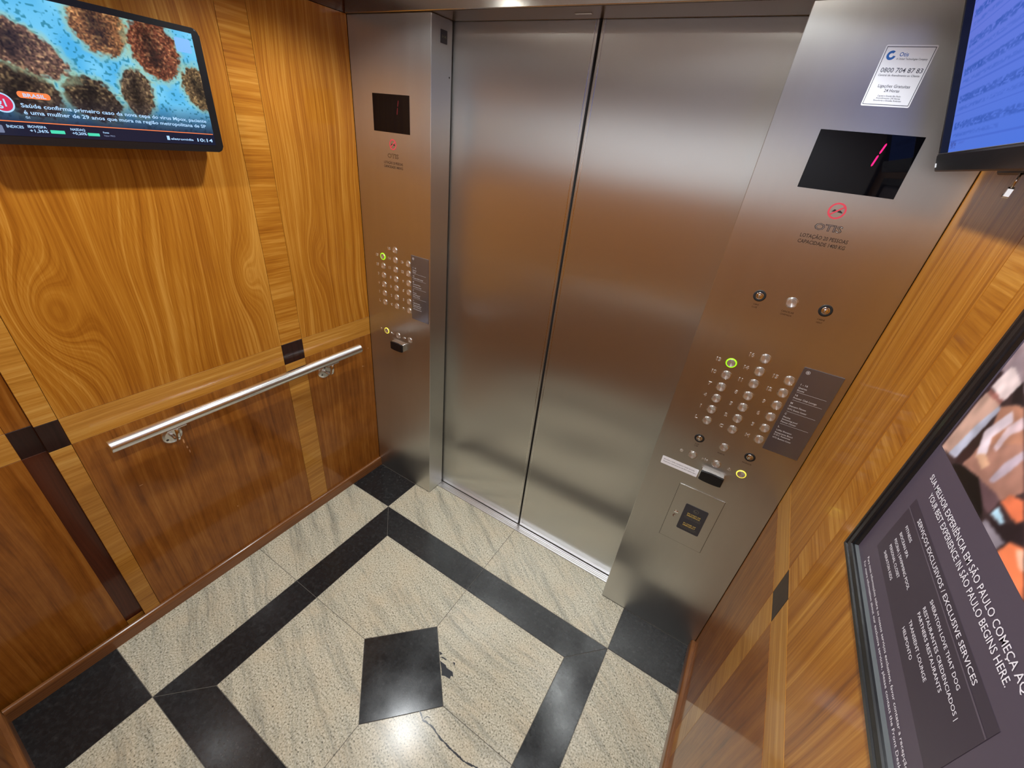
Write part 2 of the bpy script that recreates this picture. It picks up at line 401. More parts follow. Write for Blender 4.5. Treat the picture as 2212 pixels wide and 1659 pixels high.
# centre field, four quarters cut by the diamond
quarters = [tile([(IX0, TY), (SX-RD, TY), (SX, TY+RD), (SX, IY1), (IX0, IY1)], 'granite'),
            tile([(SX, TY+RD), (SX+RD, TY), (IX1, TY), (IX1, IY1), (SX, IY1)], 'granite'),
            tile([(IX1, TY), (SX+RD, TY), (SX, TY-RD), (SX, IY0), (IX1, IY0)], 'granite'),
            tile([(SX, TY-RD), (SX-RD, TY), (IX0, TY), (IX0, IY0), (SX, IY0)], 'granite')]
tile([(SX+RD, TY), (SX, TY+RD), (SX-RD, TY), (SX, TY-RD)], 'black_granite')
# black border with mitred corners
tile([(P0, Q0), (SX, Q0), (SX, IY1), (IX0, IY1)], 'black_granite'); tile([(SX, Q0), (P1, Q0), (IX1, IY1), (SX, IY1)], 'black_granite')
tile([(P0, Q0), (IX0, IY1), (IX0, TY), (P0, TY)], 'black_granite'); tile([(P0, TY), (IX0, TY), (IX0, IY0), (P0, Q1)], 'black_granite')
tile([(P1, Q0), (P1, TY), (IX1, TY), (IX1, IY1)], 'black_granite'); tile([(P1, TY), (P1, Q1), (IX1, IY0), (IX1, TY)], 'black_granite')
tile([(P0, Q1), (SX, Q1), (SX, IY0), (IX0, IY0)], 'black_granite'); tile([(SX, Q1), (P1, Q1), (IX1, IY0), (SX, IY0)], 'black_granite')
# outer ring
XL, XR, YR = 0.0, W, R
tile([(P0, Q0), (SX, Q0), (SX, SILL), (A, SILL), (A, 0.0), (P0, 0.0)], 'granite'); tile([(SX, Q0), (P1, Q0), (P1, 0.0), (B, 0.0), (B, SILL), (SX, SILL)], 'granite')
tile([(XL, Q0), (P0, Q0), (P0, TY), (XL, TY)], 'granite'); tile([(XL, TY), (P0, TY), (P0, Q1), (XL, Q1)], 'granite')
tile([(P1, Q0), (XR, Q0), (XR, TY), (P1, TY)], 'granite'); tile([(P1, TY), (XR, TY), (XR, Q1), (P1, Q1)], 'granite')
tile([(P0, Q1), (SX, Q1), (SX, YR), (P0, YR)], 'granite'); tile([(SX, Q1), (P1, Q1), (P1, YR), (SX, YR)], 'granite')
for xs in ((XL, P0), (P1, XR)):
    for ys in ((Q0, 0.0), (YR, Q1)): tile([(xs[0], ys[0]), (xs[1], ys[0]), (xs[1], ys[1]), (xs[0], ys[1])], 'black_granite')
# mineral marks in two of the centre tiles
bm = bmesh.new()
for poly in ([(1.0248, -0.6452), (1.0516, -0.6441), (1.062, -0.650), (1.0895, -0.6479), (1.102, -0.6602), (1.092, -0.662), (1.0954, -0.6731), (1.0732, -0.6759), (1.0623, -0.6815), (1.055, -0.672)],
             [(1.0153, -0.6341), (1.0229, -0.6279), (1.0421, -0.6265), (1.0405, -0.6307)], [(0.9995, -0.6203), (1.0163, -0.6189), (1.01, -0.6297)], [(1.0672, -0.6202), (1.077, -0.6169), (1.0824, -0.628)]):
    flat(bm, poly, 0.00015)
part('mineral_mark', bm, M['vein'], quarters[1])
bm = bmesh.new(); pts = [(1.0724, -0.8126), (1.085, -0.817), (1.0994, -0.8266), (1.118, -0.8235), (1.1369, -0.8221), (1.1643, -0.8274), (1.1865, -0.8325), (1.206, -0.833), (1.2275, -0.8343), (1.2498, -0.8353), (1.2875, -0.8351), (1.31, -0.831), (1.3262, -0.8261), (1.37, -0.819)]
fine = []
for a, b in zip(pts, pts[1:]):
    for k in range(5): fine.append((a[0]+(b[0]-a[0])*k/5+random.uniform(-.0008, .0008), a[1]+(b[1]-a[1])*k/5+random.uniform(-.0012, .0012)))
wd_ = [0.0012+0.0016*abs(math.sin(i*0.37))+random.uniform(0, .0006) for i in range(len(fine))]
up = [bm.verts.new((x, y+w_, 0.00015)) for (x, y), w_ in zip(fine, wd_)]; dn = [bm.verts.new((x, y-w_, 0.00015)) for (x, y), w_ in zip(fine, wd_)]
for i in range(len(fine)-1): bm.faces.new((dn[i], dn[i+1], up[i+1], up[i]))
flat(bm, [(1.0994, -0.8266), (1.103, -0.8099), (1.1176, -0.8054), (1.1165, -0.8075), (1.105, -0.812), (1.1015, -0.826)], 0.00018)
part('mineral_vein', bm, M['vein'], quarters[2])

# ------------------------------------------------------------------ side walls
GAP = 0.0005
def veneer_wall(name, side):
    """side -1: wall at x = 0, side +1: wall at x = W"""
    def px(d):                      # distance into the car -> x
        return d if side < 0 else W-d
    def bx(y0, y1, z0, z1, d0, d1, bev=0.0004):
        x0, x1 = sorted((px(d0), px(d1))); return nbox((x0, min(y0, y1)+GAP, z0+GAP), (x1, max(y0, y1)-GAP, z1-GAP), bev)
    x0, x1 = sorted((px(-0.06), px(-0.0165)))
    w = part(name, nbox((x0, R-0.06, -0.06), (x1, 0.0, HC)), M['mahogany']); tag(w, kind='structure')
    ff, fm = ('field_front', 'field_mid') if side < 0 else ('field_right', 'field_right')
    T = REC
    for y0, y1, kind in ((0.0, Y1, 'f'), (Y1, Y2, 's'), (Y2, Y3, 'm'), (Y3, Y4, 's')):
        if kind == 's':
            part('veneer_strip', bx(y0, y1, BZ1, H, -T, 0), M['strip_up' if y0 == Y1 else 'strip'], w)
            part('inlay_square', bx(y0, y1, BZ0, BZ1, -T, 0), M['ebony'], w)
            part('veneer_strip', bx(y0, y1, 0.0, BZ0, -T, 0), M['strip'], w)
        else:
            part('veneer_panel', bx(y0, y1, BZ1, H, -T, 0), M[ff if kind == 'f' else fm], w)
            part('veneer_band', bx(y0, y1, BZ0, BZ1, -T, 0), M['strip'], w)
            part('veneer_panel', bx(y0, y1, 0.0, BZ0, -T, 0), M['lower'], w)
    T2 = REC+0.0145; T = REC
    part('recessed_strip', bx(Y4, Y5, BZ1, H, -T2, -T), M['lower'], w); part('inlay_square', bx(Y4, Y5, BZ0, BZ1, -T2, -T), M['ebony'], w)
    part('recessed_strip', bx(Y4, Y5, 0.062, BZ0, -T2, -T), M['mahogany'], w); part('recessed_strip', bx(Y4, Y5, 0.0, 0.062, -T2, -T), M['strip'], w)
    part('veneer_panel', bx(Y5, R, BZ1, H, -T2, -T), M['field_right'], w); part('veneer_band', bx(Y5, R, BZ0, BZ1, -T2, -T), M['strip'], w)
    part('veneer_panel', bx(Y5, R, 0.0, BZ0, -T2, -T), M['lower'], w)
    x0, x1 = sorted((px(-REC), px(-0.004)))
    f = part('frieze', nbox((x0, R, H+0.002), (x1, 0.0, HC)), M['frieze'], w)
    return w
wall_l = veneer_wall('wall_left', -1); wall_r = veneer_wall('wall_right', 1)
# small chips in the veneer
bm = bmesh.new()
for y, z, s in ((-0.205, 0.22, .003), (-0.198, 0.245, .0022), (-0.212, 0.262, .0025)):
    lathe(bm, [(s, 0), (0, 0.0004)], 8, (0, 0, 0))
    bmesh.ops.transform(bm, matrix=Matrix.Translation((W-0.0002, y, z)) @ Matrix.Rotation(-PI/2, 4, 'Y'), verts=bm.verts[-9:])
part('veneer_chip', bm, plain('bare_wood', lin(190, 140, 92), 0.6), wall_r)
BARE = bpy.data.materials['bare_wood']
bm = bmesh.new()
for y, z, ly, lz in ((-0.8775, 0.718, .0022, .010), (-0.8735, 0.688, .0026, .006), (-0.8705, 0.667, .0018, .008), (-0.0221, 0.7902, .0022, .0030), (-0.0663, 0.7027, .0026, .0034), (-0.0590, 0.7000, .0014, .0030), (-1.034, 0.621, .006, .0012), (-0.78, 0.30, .0016, .004)):
    vs = [bm.verts.new((0.0003, y+ly*math.cos(a), z+lz*math.sin(a))) for a in np.linspace(0, 2*PI, 9)[:-1]]; bm.faces.new(vs)
part('veneer_chip', bm, BARE, wall_l)
# rear wall, behind the camera
wall_b = part('wall_rear', nbox((-0.06, R-0.08, -0.06), (W+0.06, R-0.0165, HC)), M['mahogany']); tag(wall_b, kind='structure')
def ry(x0, x1, z0, z1): return nbox((x0+GAP, R-0.016, z0+GAP), (x1-GAP, R, z1-GAP), 0.0004)
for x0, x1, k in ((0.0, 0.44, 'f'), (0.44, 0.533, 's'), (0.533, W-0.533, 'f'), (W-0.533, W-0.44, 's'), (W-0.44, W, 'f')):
    part('veneer_strip' if k == 's' else 'veneer_panel', ry(x0, x1, BZ1, 1.62), M['strip_rear' if k == 's' else 'field_rear_shaded'], wall_b)
    part('inlay_square' if k == 's' else 'veneer_band', ry(x0, x1, BZ0, BZ1), M['ebony' if k == 's' else 'strip_rear'], wall_b)
    part('veneer_strip' if k == 's' else 'veneer_panel', ry(x0, x1, 0.0, BZ0), M['strip_rear' if k == 's' else 'lower_rear'], wall_b)
part('added_upper_panel', nbox((0.0, R-0.016, 1.6205), (W, R-0.001, HC)), M['pale_panel'], wall_b)  # unseen, added pale so the upper doors reflect light grey

# baseboards with a rounded nose
def base_profile(t=BB, h=0.056):
    return [(0, 0.0004), (t, 0.0004), (t, h-0.014), (t-0.0012, h-0.007), (t-0.004, h-0.002), (t-0.008, h), (0, h)]
def baseboard(name, y0, y1, side):
    bm = bmesh.new(); pr = base_profile(); rings = []
    for y in (y0, y1): rings.append([bm.verts.new((d if side < 0 else W-d, y, z)) for d, z in pr])
    m = len(pr)
    for i in range(m): bm.faces.new((rings[0][i], rings[0][(i+1) % m], rings[1][(i+1) % m], rings[1][i]))
    bm.faces.new(rings[0]); bm.faces.new(rings[1][::-1])
    return tag(part(name, bm, M['base']), kind='structure')
baseboard('baseboard_left', R+BB, -0.001, -1); baseboard('baseboard_right', R+BB, -0.001, 1)
bm = bmesh.new(); pr = base_profile(); rings = [[bm.verts.new((x, R+d, z)) for d, z in pr] for x in (0.0, W)]
for i in range(len(pr)): bm.faces.new((rings[0][i], rings[0][(i+1) % len(pr)], rings[1][(i+1) % len(pr)], rings[1][i]))
bm.faces.new(rings[0]); bm.faces.new(rings[1][::-1])
tag(part('baseboard_rear', bm, M['base_rear']), kind='structure')

# ------------------------------------------------------------------ ceiling and downlights
ceil = part('ceiling', nbox((-0.06, R-0.08, HC), (W+0.06, D+0.1, HC+0.05)), M['ceil']); tag(ceil, kind='structure')
def ceiling_light(x, y, label):
    e = frame('ceiling_light', (x, y, HC), (1, 0, 0), (0, -1, 0), label, 'ceiling light', 'downlights in the ceiling')   # n points down
    bm = bmesh.new(); lathe(bm, [(0.034, 0.0), (0.034, 0.006), (0.050, 0.004), (0.052, 0.0)], 32); part('trim_ring', bm, M['chrome'], e, smooth=True)
    bm = bmesh.new(); lathe(bm, [(0.0, 0.003), (0.034, 0.003)], 32); part('lens', bm, M['lens'], e)
    ld = bpy.data.lights.new('downlight', 'SPOT'); ld.energy = LAMP_W; ld.spot_size = math.radians(150); ld.spot_blend = 0.55
    ld.shadow_soft_size = 0.028; ld.color = (0.93, 0.975, 1.0)
    lo = bpy.data.objects.new('downlight', ld); COL.objects.link(lo); lo.parent = e; lo.location = (0, 0, 0.012); lo.rotation_euler = (PI, 0, 0)
    return e
for (x, y), l in zip(LAMPS, ('round ceiling downlight above the left operating panel', 'round ceiling downlight above the right operating panel',
                             'round ceiling downlight at the rear left of the car', 'round ceiling downlight at the rear right of the car')): ceiling_light(x, y, l)

# ------------------------------------------------------------------ doors, header, sill
wf = part('wall_front', nbox((-0.06, D+0.045, -0.06), (W+0.06, D+0.1, HC)), M['dark']); tag(wf, kind='structure')
def lift_door(name, x0, x1, edge):
    e = bpy.data.objects.new(name, None); COL.objects.link(e); e.location = ((x0+x1)/2, D, 0.0); tag(e, kind='structure')
    def p(n, bm, m): o = part(n, bm, m, e); o.location = -e.location; return o
    p('door_panel', nbox((x0, D, 0.006), (x1, D+0.030, H+0.03), 0.002, 2), M['steel_door'])
    ex = (x1, x1+0.0035) if edge > 0 else (x0-0.0035, x0)
    p('edge_strip', nbox((ex[0], D+0.003, 0.006), (ex[1], D+0.030, H+0.03)), M['rubber'])
    s = x1-0.010 if edge > 0 else x0+0.010
    p('edge_fold', nbox((s-0.0012, D-0.0009, 0.006), (s+0.0012, D+0.001, H+0.03), 0.0005), M['chrome'])
    p('kick_strip', nbox((x0+0.002, D-0.0012, 0.007), (x1-0.002, D+0.001, 0.026), 0.0006), M['alu'])
    return e
lift_door('door_1', A-0.03, CX-0.0045, 1); lift_door('door_2', CX+0.0045, B+0.03, -1)
M['soffit'] = plain('soffit_shade_tone', lin(96, 80, 66), 0.32, 0.6)  # dark tone stands for the shade under the header
head = part('trim_1', nbox((0.0, -0.006, H), (W, D-0.006, HC), 0.002, 2), M['steel_head']); tag(head, kind='structure')
part('soffit_shade_plate', nbox((0.003, -0.003, H-0.0012), (W-0.003, D-0.007, H+0.001)), M['soffit'], head)
part('track_cover', nbox((0.0, D-0.004, H+0.006), (W, D+0.045, HC)), M['dark'], head)
part('soffit_clip', nbox((CX-0.055, 0.052, H-0.0032), (CX-0.004, 0.060, H-0.0010), 0.0006), M['steel_head'], head)
sill = frame('trim_2', (0, 0, 0), (1, 0, 0), (0, 1, 0), kind='structure')
part('sill_plate', nbox((A-0.03, SILL+0.001, -0.012), (B+0.03, D+0.045, -0.0015)), M['alu'], sill)
for k, (y0, y1, z) in enumerate(((SILL+0.001, SILL+0.011, 0.0008), (SILL+0.0125, SILL+0.0205, 0.0006), (SILL+0.022, SILL+0.030, 0.0006), (SILL+0.0315, SILL+0.041, 0.0010))):
    part('sill_rib', nbox((A+0.0005, y0, -0.002), (B-0.0005, y1, z), 0.0005), M['alu'], sill)

# ------------------------------------------------------------------ operating panels
def shared(bm, name, smooth=False): return bm_mesh(bm, name, smooth)
bm = bmesh.new(); lathe(bm, [(0, 0.0006), (0.011, 0.0024), (0.0118, 0.0022), (0.0122, 0.0014), (0.0122, 0.0)], 32); CAP = shared(bm, 'button_cap')
bm = bmesh.new(); lathe(bm, [(0.0123, 0.0002), (0.0129, 0.0002), (0.0130, 0.0013), (0.0138, 0.0016), (0.0144, 0.0011), (0.0146, 0.0)], 32); RING = shared(bm, 'button_ring', True)
bm = bmesh.new(); lathe(bm, [(0.0123, 0.0002), (0.0123, 0.0018), (0.0132, 0.0022), (0.0146, 0.0014), (0.0150, 0.0)], 32); HALO = shared(bm, 'halo_ring', True); HALO2 = HALO.copy()
bm = bmesh.new(); lathe(bm, [(0.0095, 0.0004), (0.0100, 0.0012), (0.0150, 0.0012), (0.0158, 0.0)], 32); KRING = shared(bm, 'key_ring', True)
bm = bmesh.new(); lathe(bm, [(0.0, 0.0022), (0.0028, 0.0022), (0.0034, 0.0012), (0.0075, 0.0018), (0.0092, 0.0022), (0.0098, 0.0)], 28); KCORE = shared(bm, 'key_core', True)
bm = nbox((-0.0006, -0.0022, 0.0019), (0.0006, 0.0022, 0.0025)); KSLOT = shared(bm, 'key_slot')
CAP.materials.append(M['cap']); RING.materials.append(M['chrome']); HALO.materials.append(M['lit_green']); HALO2.materials.append(M['lit_yellow'])
KRING.materials.append(M['rubber']); KCORE.materials.append(M['chrome']); KSLOT.materials.append(M['dark'])

def glyph(kind, bm, u, v, s=0.006):
    n0, n1 = 0.0, 0.0009
    if kind == 'open':
        prism(bm, [(u-0.3*s, v+s), (u-0.3*s, v-s), (u-1.5*s, v)], n0, n1, 0.0003); prism(bm, [(u+0.3*s, v-s), (u+0.3*s, v+s), (u+1.5*s, v)], n0, n1, 0.0003)
    elif kind == 'close':
        prism(bm, [(u-1.6*s, v-0.8*s), (u-0.5*s, v), (u-1.6*s, v+0.8*s)], n0, n1, 0.0003); prism(bm, [(u+1.6*s, v+0.8*s), (u+0.5*s, v), (u+1.6*s, v-0.8*s)], n0, n1, 0.0003)
        prism(bm, [(u-0.15*s, v-s), (u+0.15*s, v-s), (u+0.15*s, v+s), (u-0.15*s, v+s)], n0, n1, 0.0003)
    elif kind == 'bell':
        pts = [(u-0.95*s, v-0.6*s), (u+0.95*s, v-0.6*s)] + [(u+0.7*s*math.cos(a), v-0.1*s+1.0*s*math.sin(a)) for a in np.linspace(0, PI, 9)]
        prism(bm, pts, n0, n1, 0.0003); prism(bm, [(u+0.25*s*math.cos(a), v-0.8*s+0.25*s*math.sin(a)) for a in np.linspace(0, 2*PI, 9)[:-1]], n0, n1)
    elif kind == 'hex':
        prism(bm, [(u+s*math.cos(a), v+s*math.sin(a)) for a in np.linspace(PI/6, PI/6+2*PI, 7)[:-1]], n0, n1, 0.0004)
    return bm

def press_button(e, u, v, text=None, lit=None, sym=None, dx=-0.037):
    b = link('button', CAP, None, e, (u, v, 0.0))
    if lit: link('halo_ring', HALO if lit == 'green' else HALO2, None, b)
    else: link('button_ring', RING, None, b)
    if text: lettering('numeral', [(text, dx, -0.0052, 0.0115, 'c', None)], M['numeral'], b, 0.0002, 0.0006, 0.0006, 0.0, 2)
    if sym: part('symbol', glyph(sym, bmesh.new(), dx, 0.0), M['numeral'], b)
    return b
def key_switch(e, u, v):
    k = link('key_switch', KCORE, None, e, (u, v, 0.0)); link('key_ring', KRING, None, k); link('key_slot', KSLOT, None, k); return k

def operating_panel(x0, x1, cols, side, label, disp, seg_u, dim):
    e = frame('operating_panel', (x0, 0, 0), (1, 0, 0), (0, 0, 1), label, 'control panel', 'steel operating panels beside the lift doors')
    w = x1-x0; L = lambda x: x-x0
    part('faceplate', nbox((0.0, 0.0005, -0.107), (w, H-0.001, 0.0), 0.0022, 3), M['steel_panel'], e)
    # car position display
    d0, d1 = L(disp[0]), L(disp[1])
    dsp = part('display', nbox((d0, 1.7555, -0.002), (d1, 1.8755, 0.0006), 0.0003), M['glass'], e)
    bm = bmesh.new(); q = seg_u-x0
    for (ua, va, ub, vb) in ((0.0082, 1.8589, 0.0040, 1.8382), (0.0035, 1.8364, 0.0, 1.8133)):
        dx, dy = ub-ua, vb-va; ln = math.hypot(dx, dy); tx, ty = dx/ln, dy/ln; h = 0.0016
        flat(bm, [(q+ua, va), (q+ua+tx*.003-ty*h, va+ty*.003+tx*h), (q+ub-tx*.003-ty*h, vb-ty*.003+tx*h), (q+ub, vb), (q+ub-tx*.003+ty*h, vb-ty*.003-tx*h), (q+ua+tx*.003+ty*h, va+ty*.003-tx*h)], 0.0008)
    part('lit_digit', bm, M['led_dim' if dim else 'led'], dsp)
    # printed no smoking mark, maker's mark and capacity
    cu = (d0+d1)/2+0.004
    sm = part('no_smoking_mark', ring_flat(bmesh.new(), (cu, 1.7165), 0.0143, 0.0182, 0.0003), M['red'], e)
    bm = bmesh.new(); c45 = math.cos(math.radians(40)); s45 = math.sin(math.radians(40)); r = 0.0150; h = 0.0017
    flat(bm, [(cu-r*c45+h*s45, 1.7165-r*s45-h*c45), (cu+r*c45+h*s45, 1.7165+r*s45-h*c45), (cu+r*c45-h*s45, 1.7165+r*s45+h*c45), (cu-r*c45-h*s45, 1.7165-r*s45+h*c45)], 0.0005)
    part('slash', bm, M['red'], sm)
    bm = bmesh.new(); flat(bm, [(cu-0.0105, 1.7135), (cu-0.002, 1.7150), (cu-0.002, 1.7185), (cu-0.006, 1.7195)], 0.0002); flat(bm, [(cu+0.001, 1.7140), (cu+0.012, 1.7125), (cu+0.0115, 1.7150), (cu+0.006, 1.7185), (cu+0.003, 1.7170)], 0.0002)
    part('cigarette', bm, M['ink'], sm)
    lettering('maker_mark', [('OTIS', cu-0.0015, 1.6705, 0.0150, 'c', 0.058)], M['etch'], e, 0.0003, bold=0.034)
    lettering('maker_mark_fill', [('OTIS', cu-0.0015, 1.6705, 0.0150, 'c', 0.0545)], M['steel_panel'], e, 0.0005, bold=-0.012)
    lettering('capacity_text', [('LOTAÇÃO 20 PESSOAS', cu-0.001, 1.6492, 0.0088, 'c', 0.101), ('CAPACIDADE 1400 KG', cu-0.001, 1.6352, 0.0088, 'c', 0.101)], M['etch'], e, 0.0003, bold=0.012)
    # floor buttons
    zs = [1.2765, 1.2345, 1.192, 1.150, 1.1078, 1.0648]
    rows = [('13', '14', '15'), ('10', '11', '12'), ('7', '8', '9'), ('4', '5', '6'), ('1', '2', '3'), ('L', 'C', 'M')]
    press_button(e, L(cols[1]), 1.3185, '16')
    for z, r in zip(zs, rows):
        for c, s in zip(cols, r): press_button(e, L(c), z, s, 'green' if s == '13' else None, dx=-0.037 if len(s) > 1 else -0.034)
    if side > 0:
        press_button(e, L(cols[0]), 0.919, sym='hex'); press_button(e, L(cols[1]), 0.920, sym='close'); press_button(e, L(cols[2]), 0.9205, sym='bell', lit='yellow')
        key_switch(e, L(cols[0]), 0.991); press_button(e, L(cols[1]), 0.9925); key_switch(e, L(cols[2]), 0.9926)
        key_switch(e, L(cols[0]), 1.4855); press_button(e, L(cols[1]), 1.487); key_switch(e, L(cols[2]), 1.487)
        lettering('switch_caption', [('CABINE', L(1.577), 1.4588, 0.0045, 'c', 0.014), ('LUZ', L(1.576), 1.4510, 0.0045, 'c', 0.013), ('CANCELAR', L(1.655), 1.4588, 0.0050, 'c', 0.030), ('CHAMADA', L(1.654), 1.4505, 0.0050, 'c', 0.027),
            ('CABINE', L(1.733), 1.4600, 0.0045, 'c', 0.017), ('VENT', L(1.732), 1.4515, 0.0045, 'c', 0.014), ('LUZ', L(1.577), 0.9640, 0.0050, 'c', 0.012), ('CAB', L(1.576), 0.9565, 0.0050, 'c', 0.012), ('PORTA', L(1.6545), 0.9630, 0.0050, 'c', 0.021), ('ASCENSOR', L(1.7326), 0.9650, 0.0048, 'c', 0.028)], M['etch'], e, 0.0003)
    else:
        press_button(e, L(cols[0]), 0.919, sym='bell', lit='yellow'); press_button(e, L(cols[1]), 0.917, sym='close'); press_button(e, L(cols[2]), 0.917, sym='open')
    return e
opl = operating_panel(0.0005, A, (0.1195, 0.1955, 0.2715), -1, 'narrow brushed steel operating panel beside the wood wall under the news screen', (0.1085, 0.2952), 0.2330, True)
opr = operating_panel(B, W-0.0005, (1.5772, 1.6548, 1.7328), 1, 'wide brushed steel operating panel with key switches and emergency hatch', (1.5598, 1.7510), 1.6828, False)
# emergency telephone hatch in the right panel
L = lambda x: x-B
part('hatch_gap', nbox((L(1.5753), 0.5208, -0.0004), (L(1.7312), 0.7872, 0.0003)), M['etch'], opr)
hd = part('hatch_door', nbox((L(1.5765), 0.522, 0.0002), (L(1.7300), 0.786, 0.0014), 0.0005), M['steel_panel'], opr)
part('hatch_hinge', nbox((L(1.5765), 0.7862, 0.0002), (L(1.7300), 0.7885, 0.0026), 0.0008, 2), M['chrome'], hd)
bm = bmesh.new(); lathe(bm, [(0, 0.0035), (0.0045, 0.0035), (0.0062, 0.0026), (0.0075, 0.0014)], 20, (L(1.6010), 0.657, 0)); box(bm, (L(1.5935), 0.6545, 0.002), (L(1.6095), 0.6590, 0.0045), 0.0008)
part('hatch_lock', bm, M['chrome'], hd, smooth=False)
bm = bmesh.new(); ring_flat(bm, (L(1.6035), 0.638), 0.006, 0.009, 0.0016, 14, PI*0.55, PI*1.3); part('rust_mark', bm, M['rust'], hd)

# notices on the panels
def plate(name, x0, x1, z0, z1, th, mat, label, cat, r=0.003, group=None, y=0.0):
    e = frame(name, (x0, y, z0), (1, 0, 0), (0, 0, 1), label, cat, group)
    bm = bmesh.new(); prism(bm, rrect(0, x1-x0, 0, z1-z0, r, 3), 0.0001, th, min(0.0004, th*0.3)); part('plate', bm, mat, e)
    return e
def directory(x0, x1, z0, z1, label):
    e = plate('floor_directory', x0, x1, z0, z1, 0.0020, M['plaque'], label, 'sign', 0.0008, 'floor directory plaques')
    k = (z1-z0)/0.2865; Z = lambda z: (z-1.0415)*k
    t = [('1 - 16', 1.2745, .0058, .0175), ('Quartos', 1.2645, .0052, .0205), ('Rooms', 1.2563, .0052, .0170), ('16', 1.2398, .0058, .0068), ('Premier Club Lounge', 1.2312, .0052, .0580), ('M', 1.2128, .0058, .0052), ('Sheraton Fitness', 1.2036, .0052, .0430), ('WTC Events Center', 1.1930, .0052, .0490),
         ('C', 1.1752, .0058, .0046), ('Piscina', 1.1648, .0052, .0190), ('Swimming pool', 1.1566, .0052, .0400), ('Fitness Center', 1.1480, .0052, .0400), ('L', 1.1288, .0058, .0040), ('Lobby Sheraton', 1.1178, .0052, .0400), ('Restaurante Bistrô', 1.1080, .0052, .0470), ('D.O.C. Restaurant', 1.1000, .0052, .0440), ('WTC Business Center', 1.0898, .0052, .0500)]
    lettering('lettering', [(s, 0.0095, Z(z-0.0005), h, 'l', w) for s, z, h, w in t], M['plaquetext'], e, 0.0023, bold=0.004)
    bm = bmesh.new()
    for z in (1.2517, 1.2254, 1.1863, 1.1423): flat(bm, [(0.0105, Z(z)-.0003), (0.084, Z(z)-.0003), (0.084, Z(z)+.0003), (0.0105, Z(z)+.0003)], 0.0023)
    part('rule_lines', bm, M['plaquetext'], e)
    bm = bmesh.new(); ring_flat(bm, (0.0135, Z(1.3151)), 0.0042, 0.0052, 0.0023, 20); ring_flat(bm, (0.0135, Z(1.3151)), 0.0010, 0.0024, 0.0023, 12); part('emblem', bm, M['plaquetext'], e)
    return e
directory(1.7505, 1.8460, 1.0415, 1.3280, 'grey floor directory plaque on the wide panel next to the poster wall')
directory(0.2890, 0.3865, 1.0340, 1.3195, 'grey floor directory plaque on the narrow panel next to the doors')
# service sticker with telephone number
e = plate('service_sticker', 1.6135, 1.6980, 1.9235, 2.0270, 0.0004, M['white'], 'white service sticker with a telephone number above the red display', 'sticker', 0.0025)
S = lambda x, z: (x-1.6135, z-1.9235)
bm = bmesh.new(); u0, v0, u1, v1 = 0.0022, 0.0028, 0.0823, 0.1008; b_ = 0.0011
for a in ((u0, v0, u1, v0+b_), (u0, v1-b_, u1, v1), (u0, v0+b_, u0+b_, v1-b_), (u1-b_, v0+b_, u1, v1-b_)): flat(bm, [(a[0], a[1]), (a[2], a[1]), (a[2], a[3]), (a[0], a[3])], 0.0006)
part('border', bm, M['inkgrey'], e)
c_ = S(1.6285, 2.0098); part('emblem', ring_flat(bmesh.new(), c_, 0.0036, 0.0078, 0.0006, 26, math.radians(55), math.radians(350)), M['blue'], e)
lettering('name_lettering', [('Otis', *S(1.6415, 2.0085), 0.0068, 'l', 0.0150)], M['blue'], e, 0.0006, bold=0.012)
lettering('lettering', [('A United Technologies Company', *S(1.6395, 2.0028), 0.0034, 'l', 0.0510), ('0800 704 87 83', *S(1.6570, 1.9818), 0.0082, 'c', 0.0700), ('Central de Atendimento ao Cliente', *S(1.6560, 1.9755), 0.0036, 'c', 0.0690),
     ('Ligações Gratuitas', *S(1.6565, 1.9565), 0.0054, 'c', 0.0545), ('24 Horas', *S(1.6565, 1.9488), 0.0054, 'c', 0.0260), ('Capital e Grande São Paulo', *S(1.6560, 1.9408), 0.0028, 'c', 0.0400), ('Atendimento 24 Horas', *S(1.6560, 1.9368), 0.0028, 'c', 0.0420), ('Elevadores e Escadas Rolantes', *S(1.6560, 1.9328), 0.0028, 'c', 0.0480)], M['inkgrey'], e, 0.0006, bold=0.006)
# slim instruction label beside the card reader
e = plate('instruction_label', 1.4900, 1.6155, 0.8375, 0.8705, 0.0004, M['white'], 'slim white instruction label beside the card reader on the wide panel', 'sticker', 0.0025)
lettering('lettering', [('Aproxime o cartão e pressione o botão do andar', 0.006, 0.0205, 0.0042, 'l', 0.108), ('Touch your card and press the floor button here', 0.006, 0.0105, 0.0042, 'l', 0.114)], M['inkgrey'], e, 0.0006, bold=0.006)
# emergency notice on the hatch
e = plate('emergency_notice', 1.6210, 1.6998, 0.5900, 0.7160, 0.0010, M['notice'], 'dark emergency notice plate with yellow lettering on the small hatch', 'sign', 0.005, y=-0.0014)
S = lambda x, z: (x-1.6210, z-0.5900)
lettering('heading', [('EM CASO DE', *S(1.6605, 0.6728), 0.0058, 'c', 0.046), ('EMERGÊNCIA', *S(1.6605, 0.6638), 0.0058, 'c', 0.046), ('IN CASE OF', *S(1.6598, 0.6235), 0.0058, 'c', 0.044), ('EMERGENCY', *S(1.6598, 0.6145), 0.0058, 'c', 0.044)], M['yellowtext'], e, 0.0013, bold=0.012)
lettering('small_print', [('abra a porta, retire o fone e aguarde', *S(1.6605, 0.6570), 0.0040, 'c', 0.058), ('o atendimento da portaria', *S(1.6605, 0.6510), 0.0040, 'c', 0.056), ('open the door, lift the handset', *S(1.6598, 0.6075), 0.0040, 'c', 0.058), ('and wait for assistance', *S(1.6598, 0.6015), 0.0040, 'c', 0.050)], M['greytext'], e, 0.0013)
